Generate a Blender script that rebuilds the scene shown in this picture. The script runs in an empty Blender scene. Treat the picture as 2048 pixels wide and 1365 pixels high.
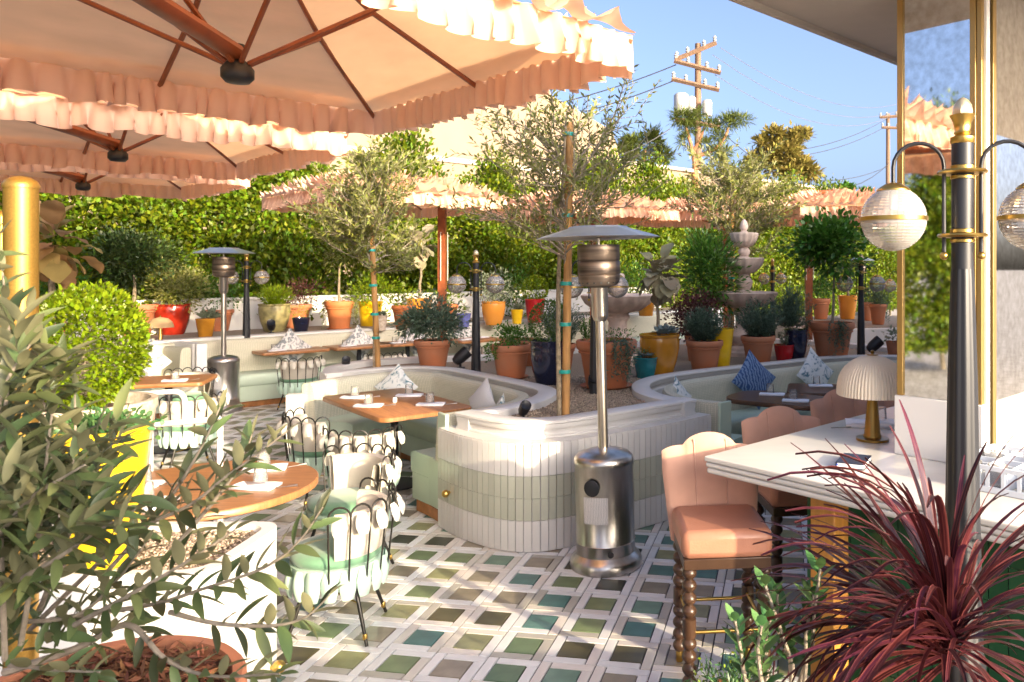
import bpy, math, random
import numpy as np
from mathutils import Vector, Matrix

# ------------------------------------------------------------------ camera, sky, sun, exposure
S = bpy.context.scene
COL = S.collection
F, CX, HV, CAMZ = 1553.0, 1314.0, 536.0, 1.95      # calibrated from the floor tiling
cd = bpy.data.cameras.new('camera'); cam = bpy.data.objects.new('camera', cd); COL.objects.link(cam)
cam.location = (0, 0, CAMZ); cam.rotation_euler = (math.pi/2, 0, 0)
cd.sensor_width = 36; cd.lens = F/2048*36
cd.shift_x = -(CX-1024)/2048; cd.shift_y = -(682.5-HV)/2048
cd.clip_start = .05; cd.clip_end = 2000
cd.dof.use_dof = True; cd.dof.focus_distance = 3.2; cd.dof.aperture_fstop = 8.0
S.camera = cam
SUN_EL, SUN_AZ = math.radians(14.0), math.radians(134.4)
w = bpy.data.worlds.new('World'); S.world = w; w.use_nodes = True
nt = w.node_tree; nt.nodes.clear()
sky = nt.nodes.new('ShaderNodeTexSky'); sky.sky_type = 'NISHITA'; sky.sun_disc = False
sky.sun_elevation = SUN_EL; sky.sun_rotation = SUN_AZ; sky.air_density = .40; sky.dust_density = 5.8; sky.ozone_density = 1.3
bg = nt.nodes.new('ShaderNodeBackground'); bg.inputs['Strength'].default_value = .15
out = nt.nodes.new('ShaderNodeOutputWorld')
nt.links.new(sky.outputs[0], bg.inputs[0]); nt.links.new(bg.outputs[0], out.inputs[0])
sl = bpy.data.lights.new('sun', 'SUN'); sl.energy = 2.3; sl.angle = math.radians(.53); sl.color = (1, .80, .52)
so = bpy.data.objects.new('sun', sl); COL.objects.link(so)
sd = Vector((math.sin(SUN_AZ)*math.cos(SUN_EL), math.cos(SUN_AZ)*math.cos(SUN_EL), math.sin(SUN_EL)))
so.rotation_euler = sd.to_track_quat('Z', 'Y').to_euler(); so.location = (20, -20, 12)
S.view_settings.view_transform = 'Standard'; S.view_settings.look = 'None'
S.view_settings.exposure = 2.1; S.view_settings.gamma = 1
S.view_settings.use_curve_mapping = False

R = random.Random(7); NR = np.random.default_rng(11)
E1 = np.array((.7, .714)); E2 = np.array((.714, -.7))
def Wz(u, v, z=0):
    y = (CAMZ-z)*F/(v-HV); return Vector(((u-CX)*y/F, y, z))
def D(u, v, y): return Vector(((u-CX)*y/F, y, CAMZ-(v-HV)*y/F))

# ------------------------------------------------------------------ materials
MATS = {}
def lin(c): return tuple(c)+(1,)
def mat(name, col, rough=.6, metal=0, var=0, vscale=8, isl=0, hue=0, bump=0, bscale=60, trans=0, spec=.5, coat=0, col2=None, stretch=None, sheen=0):
    if name in MATS: return MATS[name]
    m = bpy.data.materials.new(name); m.use_nodes = True; n = m.node_tree; b = n.nodes['Principled BSDF']; L = n.links.new
    b.inputs['Roughness'].default_value = rough; b.inputs['Metallic'].default_value = metal
    b.inputs['Specular IOR Level'].default_value = spec; b.inputs['Coat Weight'].default_value = coat
    b.inputs['Sheen Weight'].default_value = sheen
    src = None
    tc = n.nodes.new('ShaderNodeTexCoord'); mp = n.nodes.new('ShaderNodeMapping'); L(tc.outputs['Object'], mp.inputs[0])
    if stretch: mp.inputs['Scale'].default_value = stretch
    if var or col2:
        no = n.nodes.new('ShaderNodeTexNoise'); no.inputs['Scale'].default_value = vscale; no.inputs['Detail'].default_value = 5
        L(mp.outputs[0], no.inputs['Vector'])
        r = n.nodes.new('ShaderNodeValToRGB'); r.color_ramp.elements[0].position = .33; r.color_ramp.elements[1].position = .67
        c2 = col2 or tuple(x*(1-var) for x in col)
        r.color_ramp.elements[0].color = lin(c2); r.color_ramp.elements[1].color = lin(tuple(min(1, x*(1+var*.5)) for x in col))
        L(no.outputs[0], r.inputs[0]); src = r.outputs[0]
    if isl or hue:
        g = n.nodes.new('ShaderNodeNewGeometry'); oi = n.nodes.new('ShaderNodeObjectInfo')
        ad = n.nodes.new('ShaderNodeMath'); ad.operation = 'ADD'; L(g.outputs['Random Per Island'], ad.inputs[0]); L(oi.outputs['Random'], ad.inputs[1])
        fr = n.nodes.new('ShaderNodeMath'); fr.operation = 'FRACT'; L(ad.outputs[0], fr.inputs[0])
        hs = n.nodes.new('ShaderNodeHueSaturation')
        if src: L(src, hs.inputs['Color'])
        else: hs.inputs['Color'].default_value = lin(col)
        mr = n.nodes.new('ShaderNodeMapRange'); mr.inputs[3].default_value = 1-isl; mr.inputs[4].default_value = 1+isl; L(fr.outputs[0], mr.inputs[0]); L(mr.outputs[0], hs.inputs['Value'])
        m2 = n.nodes.new('ShaderNodeMath'); m2.operation = 'MULTIPLY'; m2.inputs[1].default_value = 7.31; L(fr.outputs[0], m2.inputs[0])
        f2 = n.nodes.new('ShaderNodeMath'); f2.operation = 'FRACT'; L(m2.outputs[0], f2.inputs[0])
        mh = n.nodes.new('ShaderNodeMapRange'); mh.inputs[3].default_value = .5-hue; mh.inputs[4].default_value = .5+hue; L(f2.outputs[0], mh.inputs[0]); L(mh.outputs[0], hs.inputs['Hue'])
        src = hs.outputs[0]
    if src: L(src, b.inputs['Base Color'])
    else: b.inputs['Base Color'].default_value = lin(col)
    if bump:
        nb = n.nodes.new('ShaderNodeTexNoise'); nb.inputs['Scale'].default_value = bscale; nb.inputs['Detail'].default_value = 4; L(mp.outputs[0], nb.inputs['Vector'])
        bp = n.nodes.new('ShaderNodeBump'); bp.inputs['Strength'].default_value = bump; bp.inputs['Distance'].default_value = .01
        L(nb.outputs[0], bp.inputs['Height']); L(bp.outputs[0], b.inputs['Normal'])
    if trans:
        t = n.nodes.new('ShaderNodeBsdfTranslucent'); mx = n.nodes.new('ShaderNodeMixShader'); mx.inputs[0].default_value = trans
        if src: L(src, t.inputs[0])
        else: t.inputs[0].default_value = lin(col)
        o = n.nodes['Material Output']; L(b.outputs[0], mx.inputs[1]); L(t.outputs[0], mx.inputs[2]); L(mx.outputs[0], o.inputs[0])
    MATS[name] = m; return m
def leafm(name, col, isl=.35, hue=.02, rough=.45, trans=.3, spec=.4): return mat(name, col, rough, isl=isl, hue=hue, trans=trans, spec=spec)
def two_sided(m, under):
    n = m.node_tree; L = n.links.new; b = n.nodes['Principled BSDF']; src = b.inputs['Base Color'].links[0].from_socket
    g = n.nodes.new('ShaderNodeNewGeometry'); mx = n.nodes.new('ShaderNodeMixRGB'); mx.inputs[2].default_value = lin(under); L(g.outputs['Backfacing'], mx.inputs[0]); L(src, mx.inputs[1]); L(mx.outputs[0], b.inputs['Base Color'])
def blade(m, edge, mid, w1):
    n = m.node_tree; L = n.links.new; b = n.nodes['Principled BSDF']; src = b.inputs['Base Color'].links[0].from_socket
    tc = n.nodes.new('ShaderNodeTexCoord'); sp = n.nodes.new('ShaderNodeSeparateXYZ'); L(tc.outputs['Object'], sp.inputs[0]); ab = n.nodes.new('ShaderNodeMath'); ab.operation = 'ABSOLUTE'; L(sp.outputs['Y'], ab.inputs[0])
    r = n.nodes.new('ShaderNodeValToRGB'); e = r.color_ramp.elements; e[0].position = 0; e[0].color = (1, 1, 1, 1); e[1].position = 1; e[1].color = (1, 1, 1, 1)
    for p, v in ((.16, 0), (.62, 0), (.80, 1)): q = e.new(p); q.color = (v, v, v, 1)
    mr = n.nodes.new('ShaderNodeMapRange'); mr.inputs[2].default_value = w1; L(ab.outputs[0], mr.inputs[0]); L(mr.outputs[0], r.inputs[0])
    mx = n.nodes.new('ShaderNodeMixRGB'); L(r.outputs[0], mx.inputs[0]); L(src, mx.inputs[1]); mx.inputs[2].default_value = lin(edge); L(mx.outputs[0], b.inputs['Base Color'])
def glassm(name, tint=(.95, .96, .97), gloss=.25, haze=.05):
    if name in MATS: return MATS[name]
    m = bpy.data.materials.new(name); m.use_nodes = True; n = m.node_tree; n.nodes.clear(); L = n.links.new
    o = n.nodes.new('ShaderNodeOutputMaterial'); t = n.nodes.new('ShaderNodeBsdfTransparent'); t.inputs[0].default_value = lin(tint)
    g = n.nodes.new('ShaderNodeBsdfGlossy'); g.inputs['Roughness'].default_value = .08; d = n.nodes.new('ShaderNodeBsdfDiffuse'); d.inputs[0].default_value = (.85, .83, .8, 1)
    lw = n.nodes.new('ShaderNodeLayerWeight'); lw.inputs[0].default_value = gloss
    a = n.nodes.new('ShaderNodeMixShader'); L(lw.outputs['Fresnel'], a.inputs[0]); L(t.outputs[0], a.inputs[1]); L(g.outputs[0], a.inputs[2])
    c = n.nodes.new('ShaderNodeMixShader'); c.inputs[0].default_value = haze; L(a.outputs[0], c.inputs[1]); L(d.outputs[0], c.inputs[2]); L(c.outputs[0], o.inputs[0])
    MATS[name] = m; return m
def patternm(name, c1, c2, kind, scale, rough=.8, thr=.5, dist=0):
    """two-colour woven or printed fabric"""
    if name in MATS: return MATS[name]
    m = mat(name, c1, rough); n = m.node_tree; b = n.nodes['Principled BSDF']; L = n.links.new
    tc = n.nodes.new('ShaderNodeTexCoord')
    if kind == 'check':
        t = n.nodes.new('ShaderNodeTexVoronoi'); t.inputs['Scale'].default_value = scale; t.inputs['Randomness'].default_value = .15; val = t.outputs['Distance']
    elif kind == 'zig':
        t = n.nodes.new('ShaderNodeTexWave'); t.inputs['Scale'].default_value = scale; t.inputs['Distortion'].default_value = dist; t.inputs['Detail Scale'].default_value = 2; val = t.outputs['Fac']
    else:
        t = n.nodes.new('ShaderNodeTexNoise'); t.inputs['Scale'].default_value = scale; t.inputs['Distortion'].default_value = dist; val = t.outputs['Fac']
    L(tc.outputs['Object'], t.inputs['Vector'])
    r = n.nodes.new('ShaderNodeValToRGB'); r.color_ramp.elements[0].position = thr-.06; r.color_ramp.elements[1].position = thr+.06
    r.color_ramp.elements[0].color = lin(c1); r.color_ramp.elements[1].color = lin(c2); L(val, r.inputs[0]); L(r.outputs[0], b.inputs['Base Color'])
    return m

M = {}
M['white'] = mat('white_paint', (.62, .61, .585), .5, var=.06, vscale=3)
M['wtile'] = mat('white_glazed_tile', (.62, .605, .575), .3, isl=.05)
M['gtile'] = mat('sage_glazed_tile', (.44, .45, .36), .3, isl=.08)
M['grout'] = mat('grey_grout', (.10, .10, .115), .9, var=.2)
M['lgrout'] = mat('light_grout', (.55, .53, .54), .9)
M['mint'] = mat('mint_vinyl', (.48, .58, .45), .5, var=.06, vscale=4, bump=.05, bscale=40)
M['beige'] = patternm('beige_weave', (.60, .57, .45), (.46, .45, .34), 'check', 62, .8, .42)
M['wood'] = mat('teak_wood', (.36, .16, .055), .4, col2=(.24, .10, .035), vscale=6, stretch=(1, 12, 1))
M['dwood'] = mat('dark_walnut', (.13, .065, .035), .35, col2=(.07, .033, .018), vscale=8, stretch=(1, 10, 1))
M['plinth'] = mat('orange_plinth_wood', (.42, .17, .05), .45, var=.3, vscale=12)
M['stake'] = mat('stake_wood', (.42, .22, .07), .7, var=.4, vscale=25, stretch=(1, 1, .15), bump=.2)
M['tape'] = mat('green_nursery_tape', (.01, .28, .24), .4)
M['bark'] = mat('olive_bark', (.26, .21, .14), .85, var=.4, vscale=30, bump=.4)
M['bark2'] = mat('grey_twig_bark', (.30, .25, .19), .8, var=.3, vscale=40)
M['terra'] = mat('terracotta', (.46, .15, .06), .75, col2=(.40, .17, .09), vscale=4, bump=.08)
M['terra2'] = mat('orange_terracotta', (.52, .17, .055), .7, var=.15, vscale=5)
M['navy'] = mat('navy_glaze', (.010, .013, .035), .12, coat=.5)
M['teal'] = mat('teal_glaze', (.02, .19, .22), .15, var=.25, coat=.4)
M['amber'] = mat('amber_glaze', (.48, .21, .02), .15, var=.3, vscale=4, coat=.4)
M['yellow'] = mat('yellow_glaze', (.80, .50, .01), .3, var=.12, coat=.2)
M['red'] = mat('red_glaze', (.42, .015, .02), .15, coat=.4)
M['redamber'] = mat('crimson_amber_glaze', (.30, .02, .008), .15, var=.5, vscale=5, coat=.4)
M['blue'] = mat('violet_blue_glaze', (.14, .16, .40), .25, var=.15)
M['mossy'] = mat('mottled_olive_glaze', (.36, .31, .13), .45, col2=(.17, .15, .07), vscale=9)
M['concrete'] = mat('pale_cast_stone', (.55, .47, .38), .9, col2=(.34, .27, .20), vscale=22, bump=.5)
M['orange'] = mat('orange_glaze', (.70, .28, .04), .25, coat=.3)
M['soil'] = mat('bark_mulch', (.14, .055, .025), .95, col2=(.045, .018, .01), vscale=60, bump=1, bscale=90)
M['gravel'] = mat('gravel_bed', (.40, .32, .23), .9, col2=(.17, .135, .10), vscale=110, bump=1, bscale=110)
M['pebble'] = mat('pebbles', (.33, .26, .19), .8, isl=.5, hue=.015)
M['stone'] = mat('pink_cast_stone', (.66, .51, .42), .85, var=.25, vscale=7, bump=.25, bscale=40)
M['steel'] = mat('brushed_steel', (.50, .47, .43), .28, 1, var=.25, vscale=5, stretch=(3, 3, .6))
M['hood'] = mat('dull_aluminium', (.62, .62, .62), .42, 1, var=.1, vscale=5)
M['burner'] = mat('heat_stained_steel', (.20, .16, .135), .45, .9, col2=(.075, .06, .055), vscale=7, stretch=(.3, .3, 5))
M['black'] = mat('satin_black', (.012, .013, .017), .45)
M['blackm'] = mat('black_wire', (.02, .018, .014), .4, .3)
M['gold'] = mat('brushed_gold', (.55, .36, .10), .32, 1)
M['goldp'] = mat('gold_flake_paint', (.38, .22, .045), .38, .75, var=.15, vscale=160)
M['frame'] = mat('gold_anodised_frame', (.42, .28, .10), .38, .8)
M['bronze'] = mat('bronze', (.28, .16, .04), .35, .9)
M['cream'] = mat('cream_cushion', (.54, .49, .40), .85, var=.05, bump=.1, bscale=30)
M['petal'] = mat('white_petal', (.56, .53, .45), .8)
M['velvet'] = mat('green_velvet', (.12, .26, .15), .75, sheen=.4, var=.1)
M['skirt'] = mat('mint_satin', (.52, .70, .56), .4, var=.05)
M['peach'] = mat('peach_canvas', (.90, .54, .28), .85, var=.07, vscale=3, trans=.5, bump=.5, bscale=7, stretch=(1, 1, 6))
M['ruffle'] = mat('peach_ruffle', (.82, .53, .37), .8, var=.06, vscale=3, trans=.33)
M['mahog'] = mat('mahogany', (.24, .065, .02), .38, var=.3, vscale=8)
M['stucco'] = mat('cream_stucco', (.25, .185, .125), .9, var=.06, vscale=1.2, bump=.15, bscale=20)
M['parapet'] = mat('grey_parapet', (.38, .32, .26), .8)
M['pink'] = mat('pink_velvet', (.52, .29, .205), .8, sheen=.5, var=.12, vscale=6)
M['leather'] = mat('tan_leather', (.40, .18, .115), .42, var=.14, vscale=5, bump=.12, bscale=90)
M['quartz'] = mat('white_quartz', (.64, .62, .57), .18, var=.07, vscale=2.2, stretch=(1, 3, 1))
M['napkin'] = mat('white_linen', (.82, .82, .84), .85)
M['glass'] = glassm('clear_glass', (.98, .98, .98), .2, .08)
M['globe'] = glassm('ribbed_glass', (.93, .92, .92), .4, .26)
M['soffit'] = mat('soffit_paint', (.44, .385, .33), .8, var=.04)
M['panel'] = mat('white_wall_panel', (.76, .74, .70), .4)
M['polew'] = mat('utility_pole_wood', (.19, .115, .07), .9, var=.3, vscale=9, stretch=(1, 1, .1))
M['insul'] = mat('grey_porcelain', (.36, .36, .35), .4)
M['wire'] = mat('wire', (.03, .03, .035), .6)
M['pwire'] = mat('pale_wire', (.12, .125, .14), .6)
M['greentile'] = mat('dark_green_tile', (.03, .11, .05), .2, isl=.2)
M['honey'] = mat('honey_wood', (.52, .24, .045), .5, var=.2, vscale=5, stretch=(8, 8, .6))
M['turned'] = mat('turned_dark_wood', (.055, .028, .016), .35, var=.3)
M['plastic'] = mat('grey_plastic', (.62, .66, .72), .5)
mm = mat('antique_mirror', (.86, .86, .85), .03, 1, col2=(.62, .61, .58), vscale=26); M['mirror'] = mm
M['l_hedge'] = leafm('hedge_leaf', (.115, .165, .005), .6, .04, trans=.35, rough=.5)
M['l_box'] = leafm('boxwood_leaf', (.17, .25, .008), .3, .02, .35, .35)
M['l_boxd'] = leafm('dark_boxwood_leaf', (.07, .14, .018), .35, .02)
M['l_olive'] = leafm('olive_leaf', (.215, .235, .045), .4, .03, .45, .25)
M['l_olivef'] = leafm('near_olive_leaf', (.092, .118, .043), .6, .035, .4, .2)
M['l_grey'] = leafm('grey_green_leaf', (.20, .24, .16), .3, .02)
M['l_laven'] = leafm('lavender_leaf', (.10, .155, .10), .3, .02)
M['l_citrus'] = leafm('citrus_leaf', (.07, .17, .02), .35, .02, .3)
M['l_dark'] = leafm('dark_shrub_leaf', (.05, .08, .02), .4, .03)
M['l_purple'] = leafm('purple_leaf', (.10, .035, .03), .4, .03)
M['l_big'] = leafm('felted_leaf', (.30, .27, .16), .3, .03, .8, .15)
M['l_bronze'] = leafm('bronze_leaf', (.42, .27, .10), .3, .03, .7, .2)
M['l_succ'] = leafm('succulent_leaf', (.07, .16, .05), .35, .03, .4, .1)
M['l_succb'] = leafm('blue_succulent_leaf', (.18, .24, .24), .3, .02, .5, .1)
M['l_cord'] = leafm('red_sword_leaf', (.055, .011, .018), .65, .03, .35, .2)
two_sided(M['l_olivef'], (.20, .195, .105)); two_sided(M['l_olive'], (.25, .255, .10)); blade(M['l_cord'], (.17, .045, .042), None, .0145)
M['l_pine'] = leafm('pine_needle', (.11, .14, .025), .4, .02)
M['l_euc'] = leafm('eucalyptus_leaf', (.24, .20, .05), .4, .02)
M['l_white'] = leafm('pale_flower', (.55, .55, .42), .2, .02)

# ------------------------------------------------------------------ mesh helpers
class MB:
    def __init__(s): s.v = []; s.f = []
    def add(s, v, f):
        o = len(s.v); s.v += [tuple(p) for p in v]; s.f += [tuple(i+o for i in q) for q in f]; return s
    def box(s, c, d, rz=0, tilt=None):
        c = Vector(c); h = [x/2 for x in d]; m = Matrix.Rotation(rz, 3, 'Z')
        if tilt: m = m @ tilt
        P = [c+m @ Vector((x*h[0], y*h[1], z*h[2])) for z in (-1, 1) for x, y in ((-1, -1), (1, -1), (1, 1), (-1, 1))]
        return s.add(P, [(3, 2, 1, 0), (4, 5, 6, 7), (0, 1, 5, 4), (1, 2, 6, 5), (2, 3, 7, 6), (3, 0, 4, 7)])
    def lathe(s, prof, n=24, c=(0, 0, 0), lobes=0, amp=0, ax=None):
        c = Vector(c); V = []; Q = ax.to_track_quat('Z', 'Y').to_matrix() if ax else None
        for k, p in enumerate(prof):
            r, z = p[0], p[1]; la = p[2] if len(p) > 2 else amp
            for i in range(n):
                a = 2*math.pi*i/n; rr = r*(1-la*(1-abs(math.sin(lobes*a/2)))) if lobes else r
                q = Vector((rr*math.cos(a), rr*math.sin(a), z)); V.append(c+(Q @ q if Q else q))
        Fc = []
        for k in range(len(prof)-1):
            for i in range(n):
                j = (i+1) % n; Fc.append((k*n+i, k*n+j, (k+1)*n+j, (k+1)*n+i))
        if prof[0][0] > 1e-4: Fc.append(tuple(range(n-1, -1, -1)))
        if prof[-1][0] > 1e-4: b = (len(prof)-1)*n; Fc.append(tuple(b+i for i in range(n)))
        return s.add(V, Fc)
    def tube(s, path, r, n=8, cap=True):
        path = [Vector(p) for p in path]; rs = r if isinstance(r, (list, tuple)) else [r]*len(path); V = []
        ref = None
        for k, p in enumerate(path):
            t = (path[min(k+1, len(path)-1)]-path[max(k-1, 0)]); t = t.normalized() if t.length > 1e-9 else Vector((0, 0, 1))
            if ref is None: ref = Vector((1, 0, 0)) if abs(t.x) < .8 else Vector((0, 1, 0))
            a = (ref-t*ref.dot(t)); a = a.normalized() if a.length > 1e-6 else t.orthogonal().normalized(); ref = a; b = t.cross(a)
            for i in range(n):
                g = 2*math.pi*i/n; V.append(p+(a*math.cos(g)+b*math.sin(g))*rs[k])
        Fc = [(k*n+i, k*n+(i+1) % n, (k+1)*n+(i+1) % n, (k+1)*n+i) for k in range(len(path)-1) for i in range(n)]
        if cap: Fc += [tuple(range(n-1, -1, -1)), tuple((len(path)-1)*n+i for i in range(n))]
        return s.add(V, Fc)
    def sphere(s, c, r, n=12, m=8, sc=(1, 1, 1)):
        return s.lathe([(max(r*math.sin(math.pi*k/m), 1e-5)*sc[0], -r*math.cos(math.pi*k/m)*sc[2]) for k in range(m+1)], n, c)
    def grid(s, fn, nu, nv, wrap=False):
        V = [fn(i/nu, j/nv) for j in range(nv+1) for i in range(nu+1)]
        return s.add(V, [(j*(nu+1)+i, j*(nu+1)+i+1, (j+1)*(nu+1)+i+1, (j+1)*(nu+1)+i) for j in range(nv) for i in range(nu)])
    def sweep(s, path, prof, closed=False, side=1, caps=True, loop=True):
        """path: list of 2D points; prof: list of (offset to the side, z)"""
        P = np.array([(p[0], p[1]) for p in path], float); n = len(P); V = []
        for k in range(n):
            a = P[(k-1) % n] if closed or k > 0 else P[k]; b = P[(k+1) % n] if closed or k < n-1 else P[k]
            t = b-a; t /= max(np.linalg.norm(t), 1e-9); nn = np.array((-t[1], t[0]))*side
            for o, z in prof: V.append((P[k][0]+nn[0]*o, P[k][1]+nn[1]*o, z))
        m = len(prof); Fc = []
        for k in range(n if closed else n-1):
            for i in range(m if loop else m-1):
                a, b = k*m+i, k*m+(i+1) % m; c, d = ((k+1) % n)*m+(i+1) % m, ((k+1) % n)*m+i
                Fc.append((a, b, c, d))
        if caps and not closed and loop: Fc += [tuple(range(m-1, -1, -1)), tuple((n-1)*m+i for i in range(m))]
        return s.add(V, Fc)
    def mesh(s, name, smooth=False):
        me = bpy.data.meshes.new(name); me.from_pydata(s.v, [], s.f); me.update()
        if smooth:
            me.polygons.foreach_set('use_smooth', [True]*len(me.polygons))
            if smooth != 'full':
                try: me.set_sharp_from_angle(angle=math.radians(45))
                except Exception: pass
        return me
    def build(s, name, m, parent=None, loc=(0, 0, 0), rz=0, smooth=True, bevel=0):
        me = s.mesh(name, smooth); me.materials.append(m)
        o = bpy.data.objects.new(name, me); COL.objects.link(o); o.parent = parent; o.location = loc; o.rotation_euler = (0, 0, rz)
        if bevel:
            b = o.modifiers.new('bevel', 'BEVEL'); b.width = bevel; b.segments = 2; b.limit_method = 'ANGLE'
        return o
def put(name, me, parent=None, loc=(0, 0, 0), rot=(0, 0, 0), sc=None, m=None):
    o = bpy.data.objects.new(name, me); COL.objects.link(o); o.parent = parent; o.location = loc; o.rotation_euler = rot
    if sc is not None: o.scale = sc if hasattr(sc, '__len__') else (sc,)*3
    if m is not None: o.material_slots[0].link = 'OBJECT'; o.material_slots[0].material = m
    return o
def tag(o, label=None, cat=None, group=None, kind=None):
    if label: o['label'] = label
    if cat: o['category'] = cat
    if group: o['group'] = group
    if kind: o['kind'] = kind
    return o
def thing(name, label, cat, loc=(0, 0, 0), rz=0, group=None):
    o = bpy.data.objects.new(name, None); COL.objects.link(o); o.empty_display_size = .1
    o.location = loc; o.rotation_euler = (0, 0, rz); return tag(o, label, cat, group)
def dup(root, loc, rz=0, label=None, sc=None):
    r = root.copy(); COL.objects.link(r); r.location = loc; r.rotation_euler = (0, 0, rz)
    if sc: r.scale = (sc,)*3
    if label: r['label'] = label
    for ch in list(root.children):
        c = ch.copy(); COL.objects.link(c); c.parent = r
        for g in ch.children:
            d = g.copy(); COL.objects.link(d); d.parent = c
    return r
def smoothpath(P, n=6, closed=False):
    P = [np.array(p, float) for p in P]; out = []; N = len(P)
    for k in range(N if closed else N-1):
        g = (lambda i: P[i % N]) if closed else (lambda i: P[min(max(i, 0), N-1)])
        a, b, c, d = g(k-1), g(k), g(k+1), g(k+2)
        for i in range(n):
            t = i/n; out.append(.5*((2*b)+(-a+c)*t+(2*a-5*b+4*c-d)*t*t+(-a+3*b-3*c+d)*t**3))
    if not closed: out.append(P[-1])
    return out
def resample(P, step):
    P = np.array(P, float); d = np.r_[0, np.cumsum(np.linalg.norm(np.diff(P, axis=0), axis=1))]; n = int(d[-1]/step)
    q = (np.arange(n)+.5)*step; Q = np.stack([np.interp(q, d, P[:, i]) for i in range(P.shape[1])], 1)
    T = np.stack([np.interp(q+.01, d, P[:, i])-np.interp(q-.01, d, P[:, i]) for i in range(P.shape[1])], 1)
    return Q, T/np.linalg.norm(T, axis=1)[:, None]

# leaves -----------------------------------------------------------
T4 = (np.array([(0, 0, 0), (.45, .5, .07), (1, 0, 0), (.45, -.5, .07)]), [(0, 1, 2, 3)])
T7 = (np.array([(0, 0, 0), (.5, 0, -.03), (1, 0, -.1), (.33, .5, .06), (.72, .40, .01), (.33, -.5, .06), (.72, -.40, .01)]), [(0, 1, 3), (1, 2, 4, 3), (0, 5, 1), (1, 5, 6, 2)])
OCT = (np.array([(1, 0, 0), (-1, 0, 0), (0, 1, 0), (0, -1, 0), (0, 0, 1), (0, 0, -1)], float), [(0, 2, 4), (2, 1, 4), (1, 3, 4), (3, 0, 4), (2, 0, 5), (1, 2, 5), (3, 1, 5), (0, 3, 5)])
def unit(a): return a/np.maximum(np.linalg.norm(a, axis=-1, keepdims=True), 1e-9)
def np_mesh(name, V, faces_t, nv, count, smooth=False):
    me = bpy.data.meshes.new(name); me.vertices.add(len(V)); me.vertices.foreach_set('co', V.astype(np.float32).ravel())
    tl = np.concatenate([np.array(f) for f in faces_t]); sz = np.array([len(f) for f in faces_t])
    loops = (tl[None, :]+(np.arange(count)*nv)[:, None]).ravel().astype(np.int32); tot = np.tile(sz, count)
    me.loops.add(len(loops)); me.loops.foreach_set('vertex_index', loops); me.polygons.add(len(tot))
    st = np.r_[0, np.cumsum(tot)[:-1]].astype(np.int32); me.polygons.foreach_set('loop_start', st)
    try: me.polygons.foreach_set('loop_total', tot.astype(np.int32))
    except Exception: pass
    me.update(calc_edges=True); me.validate()
    return me
def leaves(name, P, Dr, L, Wd, m, parent=None, tm=T4, kind=None, up=None):
    n = len(P); Dr = unit(Dr); N = unit(NR.normal(size=(n, 3))*.55+(np.array((0, 0, 1.)) if up is None else up)); Sx = unit(np.cross(Dr, N)); N2 = np.cross(Sx, Dr)
    L = np.broadcast_to(np.asarray(L, float), (n,))*NR.uniform(.7, 1.25, n); Wd = np.broadcast_to(np.asarray(Wd, float), (n,))*NR.uniform(.8, 1.2, n)
    t = tm[0]; V = P[:, None]+t[None, :, 0:1]*(L[:, None]*Dr)[:, None]+t[None, :, 1:2]*(Wd[:, None]*Sx)[:, None]+t[None, :, 2:3]*(L[:, None]*N2)[:, None]
    me = np_mesh(name, V.reshape(-1, 3), tm[1], len(t), n); me.materials.append(m)
    o = bpy.data.objects.new(name, me); COL.objects.link(o); o.parent = parent
    if kind: o['kind'] = kind
    return o
def clump_pts(n, c, r, K=14, sig=.26, rin=.35, rout=.88):
    """points gathered in K clumps inside an ellipsoid, with outward directions"""
    c = np.array(c, float); r = np.array(r, float)
    q = unit(NR.normal(size=(K, 3)))*NR.uniform(rin, rout, (K, 1)); k = NR.integers(0, K, n)
    g = NR.normal(size=(n, 3))*sig; p = q[k]+g
    P = c+p*r; Dr = unit(unit(g)*.9+unit(p)*.6+NR.normal(size=(n, 3))*.35+np.array((0, 0, .25)))
    return P, Dr
def shell_pts(n, c, r, lo=.8):
    q = unit(NR.normal(size=(n, 3))); rr = NR.uniform(lo, 1.0, (n, 1))**.5; P = np.array(c)+q*rr*np.array(r)
    return P, unit(q*.8+NR.normal(size=(n, 3))*.55+np.array((0, 0, .25)))
def sprig_pts(stems, per, base, r, h, droop=0, lean=.6):
    P = []; Dd = []
    for i in range(stems):
        a = NR.uniform(0, 6.283); k = NR.uniform(0, 1)**.6; dx = np.array((math.cos(a)*r*k, math.sin(a)*r*k, 0)); hh = h*NR.uniform(.6, 1)*(1-.35*k*k)
        t = np.linspace(.15, 1, per)[:, None]; p = np.array(base)+dx*(.25+.75*t)*np.array((1, 1, 0))+np.array((0, 0, hh))*t*(1-droop*t)
        d = unit(np.array((dx[0], dx[1], hh*.8))); P.append(p+NR.normal(size=p.shape)*.006); Dd.append(unit(d+NR.normal(size=p.shape)*lean))
    return np.concatenate(P), np.concatenate(Dd)
def limb(p0, p1, k=4, wob=.04):
    p0 = Vector(p0); p1 = Vector(p1); L = (p1-p0).length
    return [p0.lerp(p1, i/k)+(Vector((R.gauss(0, wob), R.gauss(0, wob), R.gauss(0, wob)))*L if 0 < i < k else Vector()) for i in range(k+1)]

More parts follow.
